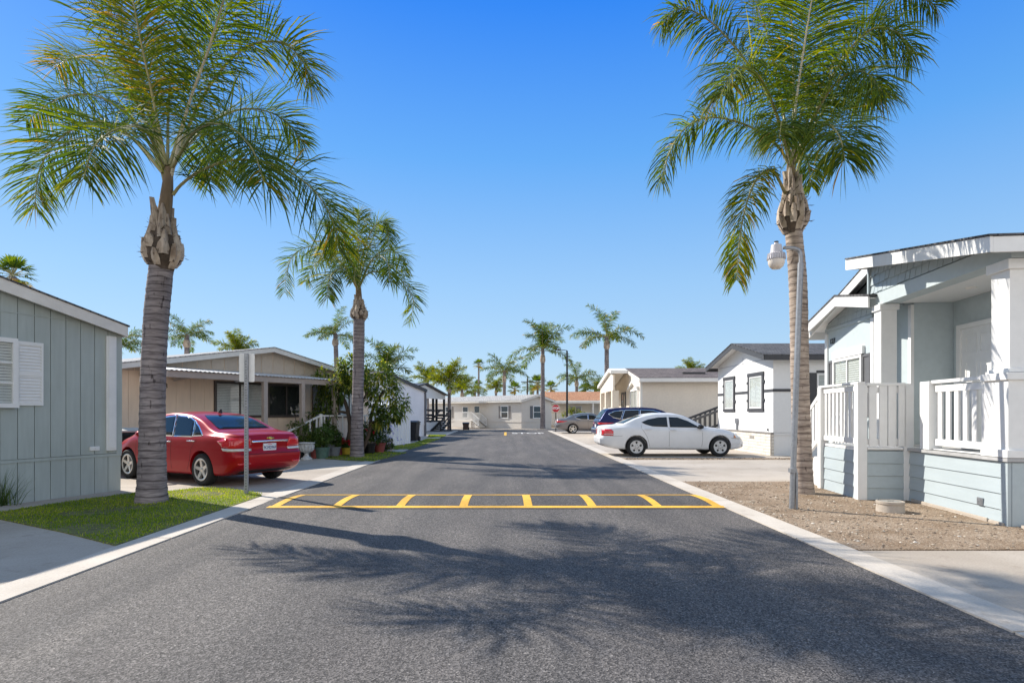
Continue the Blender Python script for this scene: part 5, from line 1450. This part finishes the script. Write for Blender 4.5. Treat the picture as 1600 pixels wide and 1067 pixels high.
near_palm('mid-size palm standing on the small lawn between the leafy tree and the street', (558, 714), [(558, 660), (560, 580), (561, 498)], ((561, 500), (561, 470)), [(560, 450), (559, 440)],
    [[(558, 450), (546, 425), (524, 402), (498, 386), (470, 390), (450, 415), (445, 458)],
     [(562, 448), (572, 430), (590, 424), (615, 430), (636, 448), (646, 472), (640, 503)],
     ([(560, 445), (566, 400, .2), (580, 362, .3), (596, 346, .4), (606, 360, .4), (606, 385, .4)], {}),
     [(558, 446), (550, 396, .3), (538, 362, .6), (522, 346, .8), (508, 352, .9)],
     ([(557, 447), (548, 408, -.5), (534, 382, -1), (515, 380, -1.4), (500, 400, -1.6)], dict(tint=.2)),
     [(557, 450), (540, 420, .8), (515, 405, 1.5), (490, 415, 1.9), (478, 440, 2.)],
     [(562, 448), (582, 405, .8), (605, 390, 1.5), (625, 400, 1.9), (634, 430, 2.)],
     ([(561, 450), (575, 415, -.9), (590, 400, -1.6), (605, 410, -2.1), (610, 440, -2.2)], {}),
     ([(559, 452), (545, 430, -.9), (530, 420, -1.7), (515, 435, -2.1), (512, 465, -2.2)], {}),
     ([(560, 444), (560, 395, .1), (558, 355, .3), (562, 330, .4)], dict(tint=.15)),
     ([(560, 446), (575, 390, .9), (590, 360, 1.6), (600, 350, 2.2)], {}),
     ([(560, 455), (558, 425, -1.1), (556, 415, -1.9), (553, 440, -2.5)], dict(L=.8))],
    23, (.205, .175), n=105, L=.8, wd=.036, group='palms lining the street', bmul=1.2)


def palm_mesh(seed, nf, L, spread, leaf, n=64, wd=.055, ll=.72, up=60):
    """crown meshes for palms farther away, centred on the crown's heart"""
    r = random.Random(seed); lf, st = MB(), MB()
    for k in range(nf):
        a = k*2.399+r.uniform(-.3, .3); e = R(r.uniform(up-45, up+22)) if k % 3 else R(r.uniform(-5, 35))
        l_ = L*r.uniform(.8, 1.1); o = V((cos(a), sin(a), 0)); P = V((0, 0, -.25)); pts = [V(P)]; st_ = 6; ang = e
        for j in range(st_):
            P = P+(o*cos(ang)+V((0, 0, 1))*sin(ang))*l_/st_; pts.append(V(P)); ang -= spread*(.1+.26*j/st_)*r.uniform(.8, 1.2)
        frond(lf, st, pts, r, n, ll, wd, 2, 45, .95, .035, r.uniform(-.1, .1))
    return lf, st


def fan_mesh(seed, nf=26, R_=.9):
    """crown of a fan palm: stiff pleated blades on stalks, a skirt of dead ones"""
    r = random.Random(seed); lf, st = MB(), MB()
    for k in range(nf):
        a = k*2.399; e = R(75-110*k/nf+r.uniform(-12, 12)); o = V((cos(a)*cos(e), sin(a)*cos(e), sin(e)))
        b = o*.75; st.tube([V((0, 0, 0)), b], [.03, .02], 5)
        s = o.cross(V((0, 0, 1))).normalized(); u = s.cross(o)
        for j in range(11):
            q = R(-75+15*j); d = (o*cos(q)+s*sin(q)+u*.1*r.uniform(-1, 1)).normalized(); l_ = R_*(.6+.4*cos(q))*r.uniform(.85, 1.1)
            w_ = d.cross(u).normalized()*.06
            lf.add([b-w_*.2, b+w_*.2, b+d*l_*.6+w_, b+d*l_*.6-w_, b+d*l_-V((0, 0, .12))], [(0, 1, 2, 3), (3, 2, 4)], 0, min(1, max(0, r.gauss(.4+(.5 if e < R(-15) else 0), .15))))
    return lf, st


KIND = {}


def far_palm(label, px, py, Z, base=0., kind='a', sc=1., rr=.2, rz=0., bark=BARK, lean=0.):
    """a palm whose crown heart shows at (px, py); trunk down to z = base"""
    c = W(px, py, Z); b = V((c.x+lean, Z, base)); h = thing('palm_tree', label, 'palm tree', b, 0, 'palms beyond the homes')
    ht = c.z-base
    mb, cc = trunk([V((0, 0, -.1)), V((-lean*.6, 0, ht*.5)), V((-lean, 0, ht-.1*sc))], rr*1.1, rr*.8, .2, 26, 10, int(px)); mb.build('trunk', bark, h, smooth=50)
    if kind not in ('fan',):
        mb = MB(); mb.lathe([(rr*.8, -1.35*sc), (rr*1.25, -1.1*sc), (rr*1.15, -.8*sc), (rr*.7, -.5*sc), (rr*.4, 0)], (-lean, 0, ht), 12); mb.build('leaf_bases', BOOT, h, smooth=50)
    if kind not in KIND:
        lf, st = {'a': lambda: palm_mesh(31, 16, 3.1, 1.1, LEAFP, up=80), 'b': lambda: palm_mesh(47, 14, 3.0, 1.15, LEAFP, up=50), 'c': lambda: palm_mesh(58, 19, 2.4, .85, LEAFY, up=66, ll=.7),
                  'd': lambda: palm_mesh(77, 13, 3.2, 1.05, LEAFP, up=62), 'fan': lambda: fan_mesh(9)}[kind]()
        cr = lf.build('crown', LEAFY if kind == 'c' else LEAFP, h); s_ = st.build('frond_stems', RACHIS, cr, smooth=60); KIND[kind] = (cr, s_)
    else:
        cr = KIND[kind][0].copy(); C.objects.link(cr); cr.parent = h
        s_ = KIND[kind][1].copy(); C.objects.link(s_); s_.parent = cr
    cr.location = (-lean, 0, ht); cr.scale = (sc,)*3; cr.rotation_euler = (0, 0, rz)
    return h


far_palm('slim tall palm in front of the greige home at the street end', 848, 543, 55, 0, 'a', 1.08, .2, .4)
far_palm('bushy tall palm rising beside the columned porch of the beige home', 948, 522, 45, 0, 'd', .86, .19, 2.1)
far_palm('stiff fan palm top poking over the slate grey roof', 20, 430, 24, 0, 'fan', .58, .15, .3)
far_palm('sparse palm above the tan roof nearest the big trunk', 292, 522, 42, 0, 'b', .72, .2, .9)
far_palm('low palm crown just clearing the tan roof beside the sparse palm', 372, 545, 38, 0, 'c', .62, .15, 2.)
far_palm('palm fronds peeking past the corner of the slate grey home', 184, 538, 30, 0, 'b', .6, .14, 1.2)
far_palm('leaning small palm behind the tan ridge and the leafy tree', 524, 520, 40, 0, 'd', .66, .18, 4.2, lean=.3)
far_palm('broad palm crown rising behind the leafy tree and pale roof', 602, 578, 44, 0, 'a', .95, .16, 1.)
far_palm('yellow green palm behind the black porch', 668, 590, 60, 0, 'c', .82, .16, .3)
far_palm('yellow green palm with its trunk before the black deck', 702, 592, 52, 0, 'c', .92, .15, 2.8)
far_palm('low olive palm between the black deck and the tallest fan palm', 722, 606, 75, 0, 'c', .9, .2, 4.)
far_palm('tallest thin fan palm above the greige roof', 748, 570, 110, 0, 'fan', .85, .18, .0)
far_palm('shorter fan palm standing against the tallest fan palm trunk', 747, 602, 115, 0, 'fan', .8, .18, 2.)
far_palm('dense palm with arching fronds behind the greige roof', 788, 578, 84, 0, 'b', 1.28, .24, .2)
far_palm('small palm at the foot of the dense arching palm', 775, 604, 95, 0, 'c', .85, .2, 3.)
far_palm('small round palm to one side of the dense arching palm', 804, 608, 105, 0, 'fan', 1.0, .2, 1.)
far_palm('fan palm half hidden by the slim tall trunk', 840, 600, 100, 0, 'fan', 1.25, .22, .7)
far_palm('distant palm seen just beyond the slim tall trunk', 833, 606, 125, 0, 'b', .9, .2, .7)
far_palm('distant round fan palm over the terracotta ridge', 861, 606, 110, 0, 'fan', 1.0, .2, 4.)
far_palm('upright palm with raised fronds beside the dark lamp post', 901, 588, 88, 0, 'd', 1.12, .26, 1.7)
far_palm('small fan palm under the raised fronds beyond the terracotta roof', 914, 609, 100, 0, 'fan', .9, .2, .2)
far_palm('feathery palm between the terracotta roof and the beige porch', 930, 604, 90, 0, 'b', .95, .2, 2.5)
far_palm('yellowing palm tucked against the beige porch roof', 940, 609, 85, 0, 'c', .7, .2, .9)
far_palm('palm tip showing over the brown shingle roof', 1081, 579, 62, 0, 'c', .7, .2, 1.1)
far_palm('low palm behind the bright flat ridge near the black porch roof', 742, 612, 90, 0, 'b', .75, .2, 1.9)

# ------------------------------------------------------------------ leafy tree, shrubs, pots, flowers


def leaf(mb, p, d, L, wd, t, droop=.3):
    d = V(d).normalized(); s = d.cross(V((0, 0, 1)))
    if s.length < .05: s = V((1, 0, 0))
    s.normalize(); n = s.cross(d); a = p; b = p+d*L*.5+n*L*.06; c = p+d*L-V((0, 0, L*droop))
    mb.add([a, b-s*wd/2+n*wd*.15, b, b+s*wd/2+n*wd*.15, c], [(0, 1, 2), (0, 2, 3), (1, 4, 2), (2, 4, 3)], 0, t)


def clumps(mb, cents, r, per, L, wd, tint=.4, sd=.2, droop=.35, spread=.16):
    """rosettes of leaves scattered through ellipsoids (centre, radii, number of rosettes)"""
    for c, rad, n in cents:
        for _ in range(n):
            u = V((r.gauss(0, 1), r.gauss(0, 1), r.gauss(0, 1))).normalized()*r.uniform(.45, 1.03)
            p = V(c)+V((u.x*rad[0], u.y*rad[1], u.z*rad[2])); out = (u+V((0, 0, .25))).normalized(); tb = r.gauss(tint, sd*.6)
            for k in range(per):
                d = (out*.6+V((r.gauss(0, 1), r.gauss(0, 1), r.gauss(-.15, .8))).normalized()).normalized()
                leaf(mb, p+d*r.uniform(0, spread), d, L*r.uniform(.65, 1.15), wd*r.uniform(.8, 1.1), min(1, max(0, r.gauss(tb, sd*.6))), droop)


r = random.Random(77)
tb_ = G(548, 708); Zt = 21.0
h = thing('tree', 'leafy evergreen tree with long drooping leaves over the tan porch behind the mid-size palm', 'tree', (tb_.x, Zt, 0))
lo = lambda px, py, dz=0: W(px, py, Zt+dz)-V((tb_.x, Zt, 0))
mb = MB()
mb.tube(crom([(0, 0, -.05), lo(547, 670), lo(540, 630), lo(525, 600)], 10), [.10-.006*i for i in range(11)], 8)
mb.tube(crom([(.45, .2, -.05), lo(576, 680, .2), lo(582, 640, .2), lo(600, 610, .2)], 10), [.085-.005*i for i in range(11)], 8)
mb.tube(crom([lo(547, 665), lo(560, 640, -.3), lo(575, 610, -.5)], 8), [.06-.004*i for i in range(9)], 6)
mb.tube(crom([lo(580, 660, .2), lo(600, 655, .2), lo(618, 640, -.1)], 8), [.05-.004*i for i in range(9)], 6)
mb.tube(crom([lo(543, 645), lo(520, 640, -.2), lo(505, 625, -.3)], 8), [.05-.004*i for i in range(9)], 6)
mb.build('trunk', BARKD, h, smooth=60)
mb = MB()
clumps(mb, [(lo(524, 604), (.62, .6, .5), 49), (lo(508, 632, -.3), (.36, .38, .36), 20), (lo(497, 650, -.4), (.24, .3, .2), 8), (lo(558, 586, .2), (.7, .7, .5), 51), (lo(545, 570, .2), (.4, .45, .3), 18),
            (lo(598, 610), (.62, .65, .60), 54), (lo(612, 645, -.3), (.36, .4, .32), 23), (lo(592, 648, -.3), (.3, .35, .3), 15), (lo(626, 632), (.24, .3, .26), 11), (lo(505, 588, .1), (.28, .4, .2), 11), (lo(600, 578, .2), (.36, .4, .22), 15)],
       r, 12, .25, .08, .56, .32, .35)
mb.build('crown', LEAFT, h)


def potted(label, px, py, d, hh, potm, kind, seed, size=.4, dz=0., name='potted_plant', leafm=LEAFS):
    b = G(px, py+2); r = random.Random(seed); h = thing(name, label, 'plant', b, 0, 'pots and shrubs before the tan porch')
    if potm:
        mb = MB(); mb.lathe([(0, 0), (d*.36, 0), (d*.46, hh*.8), (d*.5, hh*.82), (d*.52, hh), (d*.45, hh), (d*.43, hh*.86), (0, hh*.86)], (0, 0, 0), 22); mb.build('pot', potm, h, smooth=40)
    else: hh = .05
    mb = MB(); s_ = MB()
    if kind == 'bush':
        clumps(mb, [((0, 0, hh+size*.62), (size*.62, size*.55, size*.62), int(70*size/.4))], r, 10, .10, .045, .5, .2, .2, .05)
        for _ in range(6): a = r.uniform(0, 6.28); s_.tube([(0, 0, hh*.7), (cos(a)*size*.4, sin(a)*size*.3, hh+size*.7)], .008, 5)
    elif kind == 'flower':
        clumps(mb, [((0, 0, hh+size*.5), (size*.5, size*.45, size*.55), int(46*size/.4))], r, 9, .11, .05, .3, .2, .3, .05)
        fl = MB()
        for _ in range(9):
            a = r.uniform(0, 6.28); p = V((cos(a)*size*.5, -abs(sin(a))*size*.5, hh+size*r.uniform(.35, 1.1)))
            for k in range(9): leaf(fl, p, (r.gauss(0, 1), r.gauss(0, 1), r.gauss(0, .8)), .075, .06, r.random(), .1)
        fl.build('flowers', PETAL, h)
        for _ in range(6): a = r.uniform(0, 6.28); s_.tube([(0, 0, hh*.7), (cos(a)*size*.4, sin(a)*size*.3, hh+size*.8)], .008, 5)
    elif kind == 'twig':
        for _ in range(5):
            a = r.uniform(0, 6.28); q = V((0, 0, hh*.7)); dr = V((cos(a)*.5, sin(a)*.5, 1)).normalized()
            for k in range(4):
                n_ = q+dr*size*.42; s_.tube([q, n_], [.022-.004*k, .018-.004*k], 6); q = n_; dr = (dr+V((r.gauss(0, .5), r.gauss(0, .4), .15))).normalized()
            for k in range(6): leaf(mb, q, (r.gauss(0, 1), r.gauss(0, 1), .2), .2, .06, r.random()*.5, .4)
    s_.build('stems', BARKD, h); mb.build('foliage', leafm, h)
    return h


TERRA = mat('red_clay', (.28, .07, .06), .7, .15, 12, .2); GREENP = mat('green_glaze', (.10, .17, .14), .4, .15, 12, .2); GREYPOT = mat('grey_pot', (.22, .24, .27), .6, .12, 12, .2)
YELP = mat('yellow_glaze', (.6, .42, .05), .4, .12, 12, .2)
potted('dark leafy shrub in a black tub behind the tail of the red car', 467, 714, .5, .45, BLACK, 'bush', 1, .62, leafm=LEAFT)
potted('small red clay pot with a green plant between the urn and the green glazed pot', 493, 714, .36, .30, TERRA, 'bush', 2, .42, leafm=LEAFT)
potted('round green shrub in a wide green glazed pot', 503, 714, .50, .36, GREENP, 'bush', 3, .56)
potted('bright green shrub in the taller grey pot', 514, 711, .42, .42, GREYPOT, 'bush', 4, .60)
potted('leafy plant with red blooms in the rounded grey pot', 522, 711, .44, .32, GREYPOT, 'bush', 5, .46)
potted('red flowering plant in a small dark clay pot near the yellow pot', 531, 709, .32, .26, TERRA, 'flower', 6, .30)
potted('low plant in the yellow pot at the foot of the mid-size palm', 541, 709, .36, .26, YELP, 'flower', 7, .22)
potted('tall red flowering shrub beyond the mid-size palm trunk', 577, 707, .45, .36, BLACK, 'flower', 8, .80, leafm=LEAFT)
potted('wiry shrub with pale leaves next to the ribbed shed', 593, 705, .45, .36, TERRA, 'bush', 9, .72, leafm=LEAFS)
potted('bare branching plant with few leaves beside the tan porch steps', 484, 711, .4, .4, GREYPOT, 'twig', 10, .85, leafm=LEAFT)
h = potted('sprawling bush with lilac blossoms leaning on the ribbed shed', 604, 703.5, .4, 0, None, 'bush', 12, .40)
r = random.Random(4); mb = MB()
for _ in range(60):
    p = V((r.gauss(0, .22), r.gauss(-.15, .1), r.uniform(.3, 1.15)))
    for k in range(4): leaf(mb, p, (r.gauss(0, 1), r.gauss(0, 1), r.gauss(0, 1)), .06, .05, r.random(), .1)
mb.build('flowers', LILAC, h)
b = G(479, 718)
h = thing('garden_urn', 'weathered white footed urn standing on the driveway before the potted shrubs', 'urn', b)
mb = MB(); mb.lathe([(0, 0), (.17, 0), (.17, .05), (.10, .09), (.07, .14), (.06, .19), (.10, .23), (.15, .25), (.20, .32), (.215, .44), (.205, .48), (.25, .50), (.255, .53), (.22, .535), (.19, .46), (0, .44)], (0, 0, 0), 28)
for k in range(14):
    a = 2*pi*k/14; mb.tube([(.155*cos(a), .155*sin(a), .25), (.207*cos(a), .207*sin(a), .33), (.222*cos(a), .222*sin(a), .43), (.21*cos(a), .21*sin(a), .465)], [.012, .022, .022, .01], 6)
mb.build('bowl', mat('old_white_stone', (.56, .56, .55), .75, .35, 26, .25, .3, 40), h, smooth=40)

b = G(2, 800)
r = random.Random(8); b = V((-8.0, 9.55, .0))
h = thing('ornamental_grass', 'spiky tuft of ornamental grass against the slate grey home', 'plant', b)
mb = MB()
for _ in range(340):
    a = r.uniform(0, 6.28); e = r.uniform(.5, 1.45); l_ = r.uniform(.35, .72); o = V((cos(a)*cos(e), sin(a)*cos(e), sin(e))); s = V((-sin(a), cos(a), 0))*.006
    p = V((r.gauss(0, .1), r.gauss(0, .08), 0)); vs = []; dd = V(o); q = V(p)
    for j in range(5):
        k = (1-j/4.2); vs += [q-s*k, q+s*k]; dd = (dd-V((0, 0, .16*j*(1-sin(e)*.6)))).normalized(); q = q+dd*l_/4
    mb.add(vs, [(2*j, 2*j+1, 2*j+3, 2*j+2) for j in range(4)], 0, min(1, max(0, r.gauss(.55, .25))))
mb.build('blades', LEAFS, h)
r = random.Random(13); c = W(899, 652, 52)
h = thing('bush', 'yellow green rounded bush behind the silver grey sedan', 'bush', (c.x, 52, 0))
mb = MB(); clumps(mb, [((-.35, 0, 1.2), (.75, .6, .75), 80), ((.6, .1, 1.0), (.65, .5, .7), 50)], r, 9, .2, .08, .55, .22, .3, .1); mb.build('foliage', LEAFB, h)
mb = MB()
for a in (-.5, 0, .5, .8): mb.tube([(0, 0, -.05), (a, 0, .8)], [.04, .015], 6)
mb.build('stems', BARKD, h)
r = random.Random(17)
mb = MB()                                # leafage far off that reads as one mass
for k in range(900):
    x = r.uniform(-70, 90); hgt = 2.2+1.6*(.5+.5*sin(x*.21))*(.5+.5*sin(x*.057+1)); p = V((x, 150+r.uniform(-3, 3), r.uniform(0, hgt)))
    for j in range(5): leaf(mb, p+V((r.gauss(0, .8), r.gauss(0, .5), r.gauss(0, .5))), (r.gauss(0, 1), r.gauss(0, 1), r.gauss(0, 1)), 1.1, .7, min(1, max(0, r.gauss(.35, .2))), .2)
tag(mb.build('treeline', LEAFT), 'low dark line of distant trees behind the homes', None, None, 'stuff')
